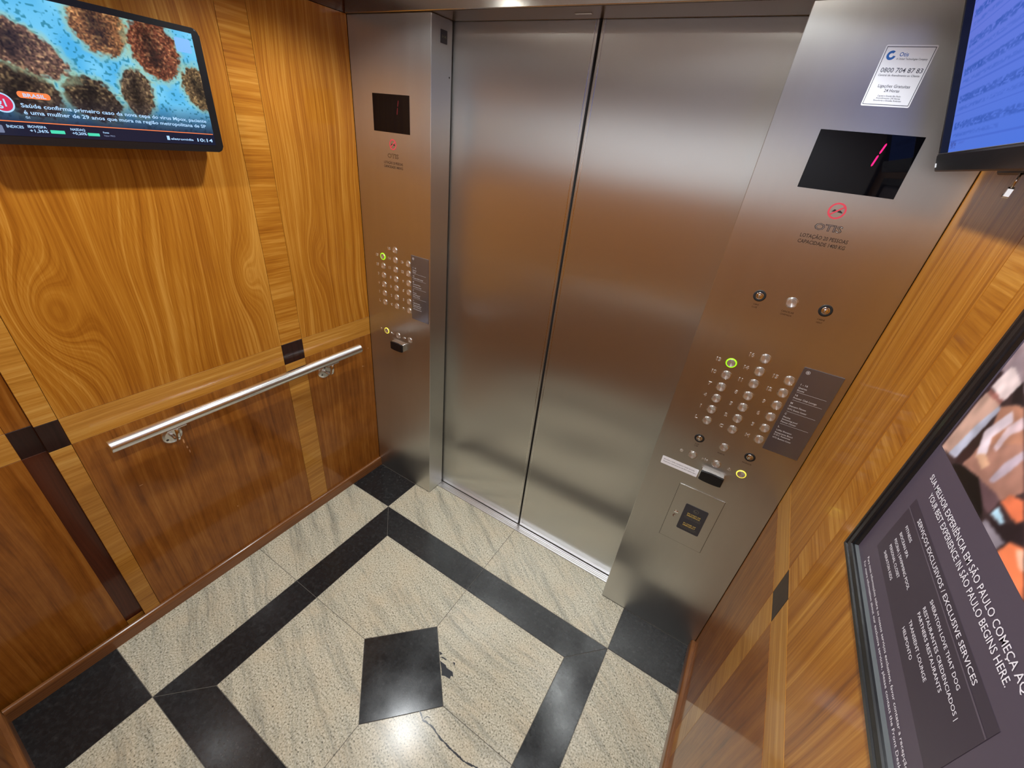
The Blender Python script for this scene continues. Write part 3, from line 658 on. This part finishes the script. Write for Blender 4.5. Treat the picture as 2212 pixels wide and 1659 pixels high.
bm = bmesh.new(); c_ = S(1.6613, 0.6960); ring_flat(bm, c_, 0.0078, 0.0090, 0.0013, 28); ring_flat(bm, (c_[0]-.001, c_[1]+.001), 0.0032, 0.0052, 0.0013, 16, math.radians(150), math.radians(330)); part('telephone_emblem', bm, M['greytext'], e)
# car number plate on the side of the narrow panel
e = frame('number_plate', (A, 0.0445, 2.0320), (0, 1, 0), (0, 0, 1), 'small black number plate high on the side of the narrow panel', 'sign')
bm = bmesh.new(); prism(bm, rrect(0, 0.034, 0, 0.036, 0.001, 2), 0.0001, 0.0012, 0.0003); part('plate', bm, M['notice'], e)
lettering('lettering', [('H4', 0.017, 0.0135, 0.0095, 'c', 0.022)], M['greytext'], e, 0.0014, bold=0.01)
bm = bmesh.new(); lathe(bm, [(0, 0.0006), (0.0028, 0.0006), (0.003, 0)], 14); bmesh.ops.transform(bm, matrix=Matrix.Translation((A-0.0002-0.0005, 1.9438, -0.0945)) @ Matrix.Rotation(PI/2, 4, 'Y'), verts=bm.verts)
part('screw_hole', bm, M['dark'], opl)

# card readers
def card_reader(x0, x1, z0, z1, label):
    e = frame('card_reader', ((x0+x1)/2, 0, (z0+z1)/2), (1, 0, 0), (0, 0, 1), label, 'card reader', 'card readers on the operating panels')
    hw, hh = (x1-x0)/2, (z1-z0)/2
    bm = bmesh.new(); prism(bm, rrect(-hw, hw, -hh, hh, 0.004, 4), 0.0001, 0.0165, 0.002, 3); part('housing', bm, M['chrome'], e)
    bm = bmesh.new(); bow = [(-hw+.001+ (2*hw-.002)*i/10, -hh+.0005 - 0.0025*math.sin(PI*i/10)) for i in range(11)] + [(hw-.001-(2*hw-.002)*i/10, hh-.0015+0.0025*math.sin(PI*i/10)) for i in range(11)]
    prism(bm, bow, 0.0165, 0.0250, 0.003, 3); part('reader_face', bm, M['black'], e)
    lettering('mark', [('ADEL', 0, -0.0020, 0.0040, 'c', 0.014)], M['etch'], e, 0.0253)
    return e
card_reader(1.6195, 1.6945, 0.853, 0.889, 'black card reader with silver top on the wide panel beside the white label')
card_reader(0.1640, 0.2410, 0.848, 0.886, 'black card reader with silver top on the narrow panel beside the wood wall')

# ------------------------------------------------------------------ handrails
def handrail(origin, u, length, posts, label):
    """local u runs along the wall, v up, n out of the wall"""
    e = frame('handrail', origin, u, (0, 0, 1), label, 'handrail', 'steel handrails on the car walls')
    n = 0.066
    bm = bmesh.new(); tube(bm, [(0.0, 0, n), (length, 0, n)], 0.0205, 32, caps=False); part('rail_tube', bm, M['rail'], e, smooth=True)
    for s, a in ((0.0, -1), (length, 1)):
        bm = bmesh.new(); tube(bm, [(s-0.0002*a, 0, n), (s+0.0018*a, 0, n), (s+0.0028*a, 0, n)], [0.0204, 0.0196, 0.017], 32); part('end_cap', bm, M['rail'], e)
    for s in posts:
        bm = bmesh.new(); lathe(bm, [(0, 0.007), (0.022, 0.007), (0.030, 0.005), (0.033, 0.0015), (0.0335, 0.0)], 32, (s, -0.086, 0.0)); fl = part('bracket', bm, M['rail'], e)
        bm = bmesh.new(); tube(bm, [(s, -0.086, 0.006), (s, -0.087, 0.030), (s, -0.082, 0.050), (s, -0.070, 0.061), (s, -0.052, 0.0655), (s, -0.022, n)], 0.0062, 12); part('bracket_arm', bm, M['chrome'], fl, smooth=True)
        bm = nbox((s-0.030, -0.0240, n-0.010), (s+0.030, -0.0198, n+0.010), 0.001); part('saddle_plate', bm, M['chrome'], fl)
        for k in range(3):
            a = PI/2+k*2*PI/3; bm = bmesh.new(); lathe(bm, [(0, 0.0085), (0.003, 0.0085), (0.0042, 0.007)], 12, (s+0.021*math.cos(a), -0.086+0.021*math.sin(a), 0)); part('screw', bm, M['etch'], fl)
    return e
handrail((0.0, -1.073, 0.8490), (0, 1, 0), 0.946, (0.170, 0.790), 'long polished steel handrail on the wood wall below the news screen')
handrail((1.45, R, 0.8490), (-1, 0, 0), 1.04, (0.15, 0.89), 'polished steel handrail on the rear wall behind the camera')

# ------------------------------------------------------------------ news screen on the left wall
TW, TH, TD = 0.4930, 0.2855, 0.052
e = frame('news_screen', (0.080, -1.0500, 1.6587), (0, 1, 0), (0, 0, 1), 'black wall screen showing a news picture of brown cells on blue', 'screen')
bm = bmesh.new(); prism(bm, rrect(0, TW, 0, TH, 0.014, 6), -TD, 0.0, 0.004, 3); part('housing', bm, M['black'], e)
part('wall_bracket', nbox((0.10, 0.06, -0.080), (TW-0.10, TH-0.06, -TD+0.001)), M['dark'], e)
su0, su1, sv0, sv1 = 0.0200, 0.4730, 0.0173, 0.2723
NX, NY = 420, 236
uu, vv = np.meshgrid(np.linspace(0, 1, NX), np.linspace(0, 1, NY)); ax = 453/255
def smooth_noise(scale_u, scale_v, seed):
    r = np.random.default_rng(seed); g = r.random((int(scale_v)+3, int(scale_u)+3))
    x = uu*scale_u; y = vv*scale_v; i = x.astype(int); j = y.astype(int); fx = x-i; fy = y-j
    fx = fx*fx*(3-2*fx); fy = fy*fy*(3-2*fy)
    return (g[j, i]*(1-fx)+g[j, i+1]*fx)*(1-fy)+(g[j+1, i]*(1-fx)+g[j+1, i+1]*fx)*fy
img = np.zeros((NY, NX, 3)); n1 = smooth_noise(95, 55, 1); n2 = smooth_noise(60, 34, 2); n3 = smooth_noise(12, 7, 3); n5 = smooth_noise(150, 84, 4)
bg = np.array([96, 186, 232]); img[:] = bg
img += (n3[..., None]-0.5)*np.array([60, 40, 20])
sp = np.clip((n1-0.70)/0.12, 0, 1)[..., None]; img = img*(1-sp*0.65)+np.array([30, 110, 130])*sp*0.65
cells = [(0.565, 0.905, 0.115, 0.215, 12, (120, 80, 50)), (0.790, 0.800, 0.115, 0.240, 8, (105, 58, 40)), (0.445, 0.330, 0.115, 0.165, -28, (58, 46, 36)), (0.652, 0.420, 0.074, 0.200, -6, (78, 62, 48)),
         (0.985, 0.520, 0.090, 0.195, 25, (96, 76, 52)), (0.195, 0.340, 0.130, 0.180, -32, (62, 48, 38)), (0.225, 0.660, 0.180, 0.155, -30, (98, 72, 60)), (0.035, 0.86, 0.09, 0.17, 20, (90, 66, 50)), (0.02, 0.42, 0.08, 0.16, -20, (70, 55, 45))]
for (cu, cv, ru, rv, ang, colr) in cells:
    a = math.radians(ang); X_ = (uu-cu); Y_ = (vv-cv)/ax*1.0
    du = (X_*math.cos(a)+Y_*math.sin(a))/ru; dv = (-X_*math.sin(a)+Y_*math.cos(a))/(rv/ax)
    q = np.sqrt(du*du+dv*dv)+(n2-0.5)*0.16+(n1-0.5)*0.14
    hal = np.clip((1.32-q)/0.22, 0, 1)[..., None]; img = img*(1-hal*0.5)+np.array([170, 196, 160])*hal*0.5
    ins = np.clip((1.06-q)/0.12, 0, 1)[..., None]
    tex = np.array(colr)[None, None]*(0.55+0.9*n5[..., None])+(np.clip(n1-0.55, 0, 1)[..., None])*np.array([190, 165, 110])
    core = np.clip((0.55-np.abs(du+0.15))/0.5, 0, 1)[..., None]*np.clip((0.9-q)/0.5, 0, 1)[..., None]
    tex = tex*(1-0.55*core)
    img = img*(1-ins)+tex*ins
fade = np.clip((0.36-vv)/0.26, 0, 1)[..., None]; img = img*(1-0.86*fade)+np.array([16, 22, 44])*0.86*fade
foot = (vv < 0.106)[..., None]; img = np.where(foot, np.array([16, 22, 46])+0*img, img)
scr = picture('screen', su0, su1, sv0, sv1, img, M['screen'], e, 0.0008)
SU = lambda u: su0+u*(su1-su0); SV = lambda v: sv0+v*(sv1-sv0)
def quad(name, u0, u1, v0, v1, mat, n=0.0012, r=0):
    bm = bmesh.new()
    flat(bm, rrect(u0, u1, v0, v1, r, 5) if r else [(u0, v0), (u1, v0), (u1, v1), (u0, v1)], n); return part(name, bm, mat, scr)
quad('headline_tag', SU(0.160), SU(0.276), SV(0.284), SV(0.332), M['s_orange'], r=0.0055)
lettering('tag_lettering', [('BRASIL', SU(0.218), SV(0.293), 0.0068, 'c', 0.036)], M['s_white'], scr, 0.0016, bold=0.02)
lettering('headline', [('Saúde confirma primeiro caso da nova cepa do vírus Mpox, paciente', SU(0.157), SV(0.216), 0.0078, 'l', 0.369), ('é uma mulher de 29 anos que mora na região metropolitana de SP', SU(0.157), SV(0.166), 0.0078, 'l', 0.365), ('G1', SU(0.157), SV(0.135), 0.0045, 'l', None)], M['s_white'], scr, 0.0016, bold=0.016)
quad('divider', SU(0.0), SU(0.995), SV(0.104), SV(0.111), M['s_orange'])
lettering('footer_lettering', [('ÍNDICES', SU(0.078), SV(0.058), 0.0050, 'l', 0.026), ('IBOVESPA', SU(0.150), SV(0.066), 0.0050, 'l', 0.030), ('+1,36%', SU(0.152), SV(0.034), 0.0056, 'l', 0.030), ('NASDAQ', SU(0.306), SV(0.064), 0.0050, 'l', 0.026), ('+0,20%', SU(0.308), SV(0.032), 0.0056, 'l', 0.026), ('Fonte', SU(0.436), SV(0.056), 0.0036, 'l', None),
    ('eletromidia', SU(0.752), SV(0.034), 0.0050, 'l', 0.055), ('10:14', SU(0.985), SV(0.030), 0.0080, 'r', 0.040)], M['s_white'], scr, 0.0016, bold=0.02)
lettering('footer_source', [('Valor PRO', SU(0.436), SV(0.030), 0.0036, 'l', None)], M['s_grey'], scr, 0.0016, bold=0.02)
quad('index_bar', SU(0.227), SU(0.281), SV(0.031), SV(0.057), M['s_green'], r=0.001); quad('index_bar', SU(0.370), SU(0.419), SV(0.028), SV(0.052), M['s_green'], r=0.001)
quad('brand_mark', SU(0.733), SU(0.747), SV(0.030), SV(0.068), M['s_white']); quad('footer_icon', SU(0.030), SU(0.065), SV(0.018), SV(0.075), M['s_grey'], r=0.002)
lg = (SU(0.098), SV(0.238)); bm = bmesh.new(); lathe(bm, [(0.0, 0), (0.0155, 0)], 32, (lg[0], lg[1], 0.0012)); part('channel_badge', bm, M['s_red'], scr)
part('badge_ring', ring_flat(bmesh.new(), lg, 0.0155, 0.0182, 0.0013, 36), M['s_white'], scr)
lettering('badge_lettering', [('g1', lg[0], lg[1]-0.0065, 0.0135, 'c', None)], M['s_white'], scr, 0.0016, bold=0.02)
quad('corner_pad', SU(0.902), SU(0.982), SV(0.828), SV(0.945), M['s_pad'], r=0.004)

# ------------------------------------------------------------------ tilted blue screen on the right wall
th = math.radians(18.3)
K = (W-0.092, -0.1145, 1.8170)
e = frame('text_screen', K, (0, -1, 0), (-math.sin(th), 0, math.cos(th)), 'tilted black wall screen with a glowing blue text page above the poster', 'screen')
TW2, TH2 = 0.452, 0.300
RC = 0.012                                     # the panel sits back inside a deep bezel
bm = nbox((0.001, 0.001, -0.036), (TW2-0.001, TH2-0.001, -RC-0.0005), 0.002, 2); part('housing', bm, M['black'], e)
for lo, hi in (((0, 0.026, -RC-0.004), (0.005, TH2, 0.0)), ((TW2-0.005, 0.026, -RC-0.004), (TW2, TH2, 0.0)), ((0.005, TH2-0.005, -RC-0.004), (TW2-0.005, TH2, 0.0))):
    part('bezel', nbox(lo, hi, 0.0012, 2), M['black'], e)
part('back_cover', nbox((0.03, 0.02, -0.052), (TW2-0.03, TH2-0.03, -0.035), 0.004, 2), M['black'], e)
part('lower_housing', nbox((0.0, -0.004, -0.045), (TW2, 0.026, 0.002), 0.003, 2), M['black'], e)
NX, NY = 300, 190; uu, vv = np.meshgrid(np.linspace(0, 1, NX), np.linspace(0, 1, NY))
img = np.zeros((NY, NX, 3)); img[:] = (84, 114, 214); img += ((vv-0.4)*1.0)[..., None]*np.array([26, 2, -4]) + (1-uu)[..., None]*np.array([6, 0, -6])
n1 = smooth_noise(60, 150, 11); n2 = smooth_noise(18, 40, 12)
def bar(v, h, u0, u1, k, s):
    global img
    m = np.clip((h/2-np.abs(vv-v))/0.008, 0, 1)*((uu > u0) & (uu < u1)); m = m*np.clip((n1-0.18)/0.35, 0, 1)*(0.65+0.5*n2)
    img = img*(1-k*m[..., None])+np.array(s)*k*m[..., None]
for k, v in enumerate((0.155, 0.31, 0.465, 0.62, 0.775, 0.93)):
    bar(v, 0.050, 0.03, (0.80, 0.95, 0.66, 0.9, 0.5, 0.7)[k], 0.80, (52, 84, 172)); bar(v-0.055, 0.028, 0.03, (0.55, 0.82, 0.7, 0.6, 0.5, 0.6)[k], 0.55, (60, 92, 186))
    m = (np.abs(vv-(v-0.088)) < 0.004)[..., None]*0.5; img = img*(1-m)+np.array((62, 92, 190))*m
bar(0.045, 0.05, 0.02, 0.10, 0.7, (60, 80, 160)); bar(0.05, 0.02, 0.13, 0.22, 0.5, (70, 96, 190))
s2 = picture('screen', 0.0055, TW2-0.0055, 0.0265, TH2-0.0055, img, M['screen_blue'], e, -RC)
part('bezel_ledge', nbox((0.002, 0.0255, -0.003), (TW2-0.002, 0.0272, 0.0015), 0.0006), M['chrome'], e)
part('rating_label', nbox((0.232, -0.0048, -0.036), (0.305, -0.0035, -0.024)), M['label_grey'], e)
part('corner_label', nbox((0.003, 0.004, 0.0018), (0.011, 0.011, 0.0025)), M['white'], e)
# arm carrying it on the wall
part('wall_arm', nbox((0.19, 0.055, -0.088), (0.26, 0.155, -0.051), 0.002), M['black'], e)
part('lower_arm', nbox((0.17, -0.018, -0.072), (0.28, 0.010, -0.040), 0.004, 2), M['black'], e)
# padlock hanging from the lower arm
pk = frame('padlock', (W-0.050, -0.382, 1.789), (-0.25, -1, 0), (0.05, 0, 1), 'small steel padlock hanging under the tilted blue screen', 'padlock')
bm = bmesh.new(); prism(bm, rrect(-0.0060, 0.0060, -0.006, 0.009, 0.0025, 4), -0.0035, 0.0035, 0.001, 2); part('lock_body', bm, M['chrome'], pk)
bm = bmesh.new(); tube(bm, [(-0.0045, 0.008, 0), (-0.0045, 0.020, 0), (-0.003, 0.0245, 0), (0, 0.026, 0), (0.003, 0.0245, 0), (0.0045, 0.020, 0), (0.0045, 0.008, 0)], 0.0014, 8); part('shackle', bm, M['chrome'], pk, smooth=True)
bm = bmesh.new(); lathe(bm, [(0.0, 0.0040), (0.0022, 0.0040), (0.0024, 0.0036)], 12, (0, -0.002, 0)); part('keyhole', bm, M['etch'], pk)

# ------------------------------------------------------------------ framed poster on the right wall
py0, pz0, PWd, PHt = -0.5624, 1.2386, 0.455, 0.565
e = frame('framed_poster', (W, py0, pz0), (0, -1, 0), (0, 0, 1), 'black framed purple poster of hotel services with a photo of pale cloth', 'poster')
FT = 0.024
part('backing', nbox((0.004, 0.004, 0.0003), (PWd-0.004, PHt-0.004, 0.010)), M['dark'], e)
def moulding(a, b, inward):
    """mitred moulding between outer corners a and b; inward: unit vector towards the picture"""
    a, b, i = Vector(a), Vector(b), Vector(inward); t = (b-a).normalized(); bm = bmesh.new(); R_ = []
    prof = [(0, 0.0), (0, FT-0.004), (0.002, FT-0.0006), (0.0085, FT), (0.010, FT-0.0022), (0.0118, FT-0.0022), (0.0135, FT-0.0006), (0.0215, FT-0.0010), (0.0228, FT-0.003), (0.0228, 0.0)]
    for base, s in ((a, 1), (b, -1)): R_.append([bm.verts.new((base.x+i.x*d+t.x*d*s, base.y+i.y*d+t.y*d*s, h)) for d, h in prof])
    m = len(prof)
    for k in range(m-1): bm.faces.new((R_[0][k], R_[0][k+1], R_[1][k+1], R_[1][k]))
    bm.faces.new(R_[0]); bm.faces.new(R_[1][::-1])
    fm = part('frame_side', bm, M['frame_black'], e)
    bm = bmesh.new(); R_ = []
    for base, s in ((a, 1), (b, -1)): R_.append([bm.verts.new((base.x+i.x*d+t.x*d*s, base.y+i.y*d+t.y*d*s, h)) for d, h in ((0.0226, 0.012), (0.0226, 0.0182), (0.0262, 0.0150), (0.0262, 0.012))])
    for k in range(3): bm.faces.new((R_[0][k], R_[0][k+1], R_[1][k+1], R_[1][k]))
    part('frame_lip', bm, M['lit_lip'] if inward == (0, 1) else M['frame_black'], fm)
moulding((0, 0), (PWd, 0), (0, 1)); moulding((PWd, PHt), (0, PHt), (0, -1)); moulding((0, PHt), (0, 0), (1, 0)); moulding((PWd, 0), (PWd, PHt), (-1, 0))
sheet = part('poster_sheet', nbox((0.018, 0.018, 0.011), (PWd-0.018, PHt-0.018, 0.0146)), M['poster_bg'], e)
PY = lambda y: py0-y; PZ = lambda z: z-pz0
NXp, NYp = 210, 130
pu0, pu1, pv0, pv1 = PY(-0.594), PY(-0.986), PZ(1.482), PZ(1.770)
NXp, NYp = 260, 190
yy, zz = np.meshgrid(np.linspace(-0.594, -0.986, NXp), np.linspace(1.482, 1.770, NYp))
img = np.zeros((NYp, NXp, 3)); img[:] = (58, 42, 44)
r_ = np.random.default_rng(5)
def fill(poly, c):
    m = np.zeros(yy.shape, bool); n = len(poly)
    for i in range(n):
        (ya, za), (yb, zb) = poly[i], poly[(i+1) % n]
        cond = ((za > zz) != (zb > zz)); xs = (yb-ya)*(zz-za)/(zb-za+1e-12)+ya
        m ^= cond & (yy < xs)
    img[m] = c
fill([(-.59, 1.60), (-.99, 1.60), (-.99, 1.78), (-.59, 1.78)], (150, 128, 132))
for y_, z_, c_, ry_, rz_ in ((-0.72, 1.66, (205, 170, 165), .06, .05), (-0.82, 1.60, (190, 135, 110), .07, .05), (-0.92, 1.66, (226, 205, 205), .05, .06), (-0.90, 1.54, (45, 32, 34), .05, .04)):
    m = ((yy-y_)/ry_)**2+((zz-z_)/rz_)**2 < 1; img[m] = c_
POLY = [([(-0.6061, 1.6319), (-0.65, 1.6072), (-0.6445, 1.5939), (-0.6074, 1.6107), (-0.5995, 1.5743)], (152, 132, 138)),
 ([(-0.6445, 1.5939), (-0.6487, 1.6079), (-0.6818, 1.5893), (-0.6574, 1.5836)], (34, 28, 32)),
 ([(-0.6454, 1.5719), (-0.6675, 1.586), (-0.6818, 1.5893), (-0.7449, 1.5538), (-0.6713, 1.5025), (-0.6631, 1.53), (-0.6586, 1.5514)], (184, 128, 104)),
 ([(-0.6637, 1.4947), (-0.6484, 1.5169), (-0.7246, 1.5652), (-0.7755, 1.5366), (-0.7595, 1.512), (-0.7439, 1.511), (-0.7054, 1.5041)], (168, 120, 104)),
 ([(-0.6007, 1.5718), (-0.6426, 1.5733), (-0.6405, 1.4894), (-0.5978, 1.4802), (-0.5984, 1.5365), (-0.5981, 1.56)], (196, 156, 140)),
 ([(-0.6424, 1.5718), (-0.6495, 1.5697), (-0.6423, 1.4906), (-0.6216, 1.4853), (-0.6309, 1.5402)], (182, 182, 200)),
 ([(-0.6017, 1.5768), (-0.6022, 1.5711), (-0.641, 1.5725), (-0.6423, 1.5803)], (150, 96, 88)),
 ([(-0.6006, 1.5792), (-0.6074, 1.6107), (-0.6173, 1.612), (-0.6477, 1.6048), (-0.6436, 1.5795), (-0.6342, 1.5777)], (222, 200, 198)),
 ([(-0.6454, 1.5221), (-0.6494, 1.5491), (-0.6586, 1.5514), (-0.6631, 1.53), (-0.6663, 1.5085), (-0.6616, 1.4957), (-0.6479, 1.4862)], (52, 32, 32)),
 ([(-0.6693, 1.5787), (-0.6527, 1.5404), (-0.6742, 1.5138), (-0.6939, 1.5182), (-0.6734, 1.5439), (-0.6847, 1.5719)], (226, 206, 214)),
 ([(-0.6927, 1.5831), (-0.6825, 1.5637), (-0.6879, 1.5381), (-0.6972, 1.5383), (-0.6966, 1.5608), (-0.7081, 1.5745)], (214, 186, 190)),
 ([(-0.7313, 1.5614), (-0.7214, 1.5367), (-0.7213, 1.5129), (-0.7311, 1.5144), (-0.7378, 1.5355), (-0.7411, 1.5559)], (190, 170, 182)),
 ([(-0.6707, 1.5155), (-0.6831, 1.5253), (-0.7056, 1.5241), (-0.6994, 1.5121)], (206, 160, 130)),
 ([(-0.6398, 1.4796), (-0.6604, 1.4923), (-0.7054, 1.5041), (-0.7479, 1.4899), (-0.7592, 1.4812)], (16, 13, 13)),
 ([(-0.7054, 1.5041), (-0.7439, 1.511), (-0.7584, 1.5111), (-0.7604, 1.4932), (-0.7491, 1.491)], (104, 76, 80)),
 ([(-0.7637, 1.4916), (-0.7827, 1.4969), (-0.8045, 1.5202), (-0.8299, 1.506), (-0.8099, 1.4968), (-0.7941, 1.4852)], (40, 28, 32)),
 ([(-0.7617, 1.5109), (-0.7628, 1.5235), (-0.7831, 1.5319), (-0.8026, 1.5213), (-0.798, 1.5128)], (222, 116, 78)),
 ([(-0.7626, 1.4952), (-0.7638, 1.5068), (-0.7871, 1.504), (-0.7847, 1.4988)], (176, 210, 228)),
 ([(-0.7625, 1.4795), (-0.7626, 1.4874), (-0.8063, 1.4931), (-0.804, 1.4801)], (146, 136, 146)),
 ([(-0.8083, 1.4808), (-0.8098, 1.4982), (-0.8282, 1.507), (-0.8716, 1.4825), (-0.8668, 1.4806)], (242, 130, 84)),
 ([(-0.8214, 1.4999), (-0.8299, 1.506), (-0.8505, 1.4944), (-0.8373, 1.4938)], (250, 190, 160))]
for p, c in POLY: fill(p, c)
uu, vv = np.meshgrid(np.linspace(0, 1, NXp), np.linspace(0, 1, NYp)); img *= (0.86+0.28*smooth_noise(30, 22, 8))[..., None]
for _ in range(2):
    for ax_ in (0, 1): img = (np.roll(img, 1, ax_)+2*img+np.roll(img, -1, ax_))/4 if True else img
img[0] = img[1]; img[-1] = img[-2]; img[:, 0] = img[:, 1]; img[:, -1] = img[:, -2]
picture('photo', pu0, pu1, pv0, pv1, img, M['print'], sheet, 0.0150)
bm = bmesh.new(); flat(bm, [(PY(-0.633), PZ(1.310)), (PY(-0.953), PZ(1.310)), (PY(-0.953), PZ(1.410)), (PY(-0.633), PZ(1.410))], 0.0149); part('text_box', bm, M['poster_box'], sheet)
bm = bmesh.new(); flat(bm, [(PY(-0.633), PZ(1.3925)), (PY(-0.953), PZ(1.3925)), (PY(-0.953), PZ(1.3945)), (PY(-0.633), PZ(1.3945))], 0.0152); part('divider', bm, M['poster_line'], sheet)
lettering('headline', [('SUA MELHOR EXPERIÊNCIA EM SÃO PAULO COMEÇA AQUI.', PY(-0.790), PZ(1.4435), 0.0092, 'c', 0.326), ('YOUR BEST EXPERIENCE IN SÃO PAULO BEGINS HERE.', PY(-0.790), PZ(1.4300), 0.0090, 'c', 0.272)], M['poster_text'], sheet, 0.0152, bold=0.004)
lettering('services_heading', [('SERVIÇOS EXCLUSIVOS / EXCLUSIVE SERVICES', PY(-0.790), PZ(1.3985), 0.0072, 'c', 0.236)], M['poster_text'], sheet, 0.0152, bold=0.004)
lettering('services_list', [('FITNESS', PY(-0.659), PZ(1.3750), 0.0055, 'l', 0.032), ('BIOCEAN SPA', PY(-0.659), PZ(1.3615), 0.0055, 'l', 0.049), ('PISCINA | SWIMMING POOL', PY(-0.659), PZ(1.3485), 0.0055, 'l', 0.094), ('PERSONAL CLOSET', PY(-0.659), PZ(1.3360), 0.0055, 'l', 0.064), ('SHERATON KIDS', PY(-0.659), PZ(1.3220), 0.0055, 'l', 0.056)], M['poster_text'], sheet, 0.0152, bold=0.004)
lettering('services_list', [('SHERATON LOVE THAT DOG', PY(-0.794), PZ(1.3785), 0.0055, 'l', 0.108), ('RESTAURANTES CREDENCIADOS |', PY(-0.794), PZ(1.3650), 0.0055, 'l', 0.130), ('PARTNERS RESTAURANTS', PY(-0.794), PZ(1.3545), 0.0055, 'l', 0.098), ('TRANSIENT LOUNGE', PY(-0.794), PZ(1.3375), 0.0055, 'l', 0.078), ('HELIPONTO', PY(-0.794), PZ(1.3240), 0.0055, 'l', 0.044)], M['poster_text'], sheet, 0.0152, bold=0.004)
lettering('footnote', [('Para mais informações sobre os nossos serviços exclusivos, favor contatar a recepção.', PY(-0.635), PZ(1.2830), 0.0050, 'l', 0.305), ('For more information about our exclusive services, please contact the Front Desk.', PY(-0.635), PZ(1.2725), 0.0050, 'l', 0.300)], M['poster_text'], sheet, 0.0152, bold=0.004)
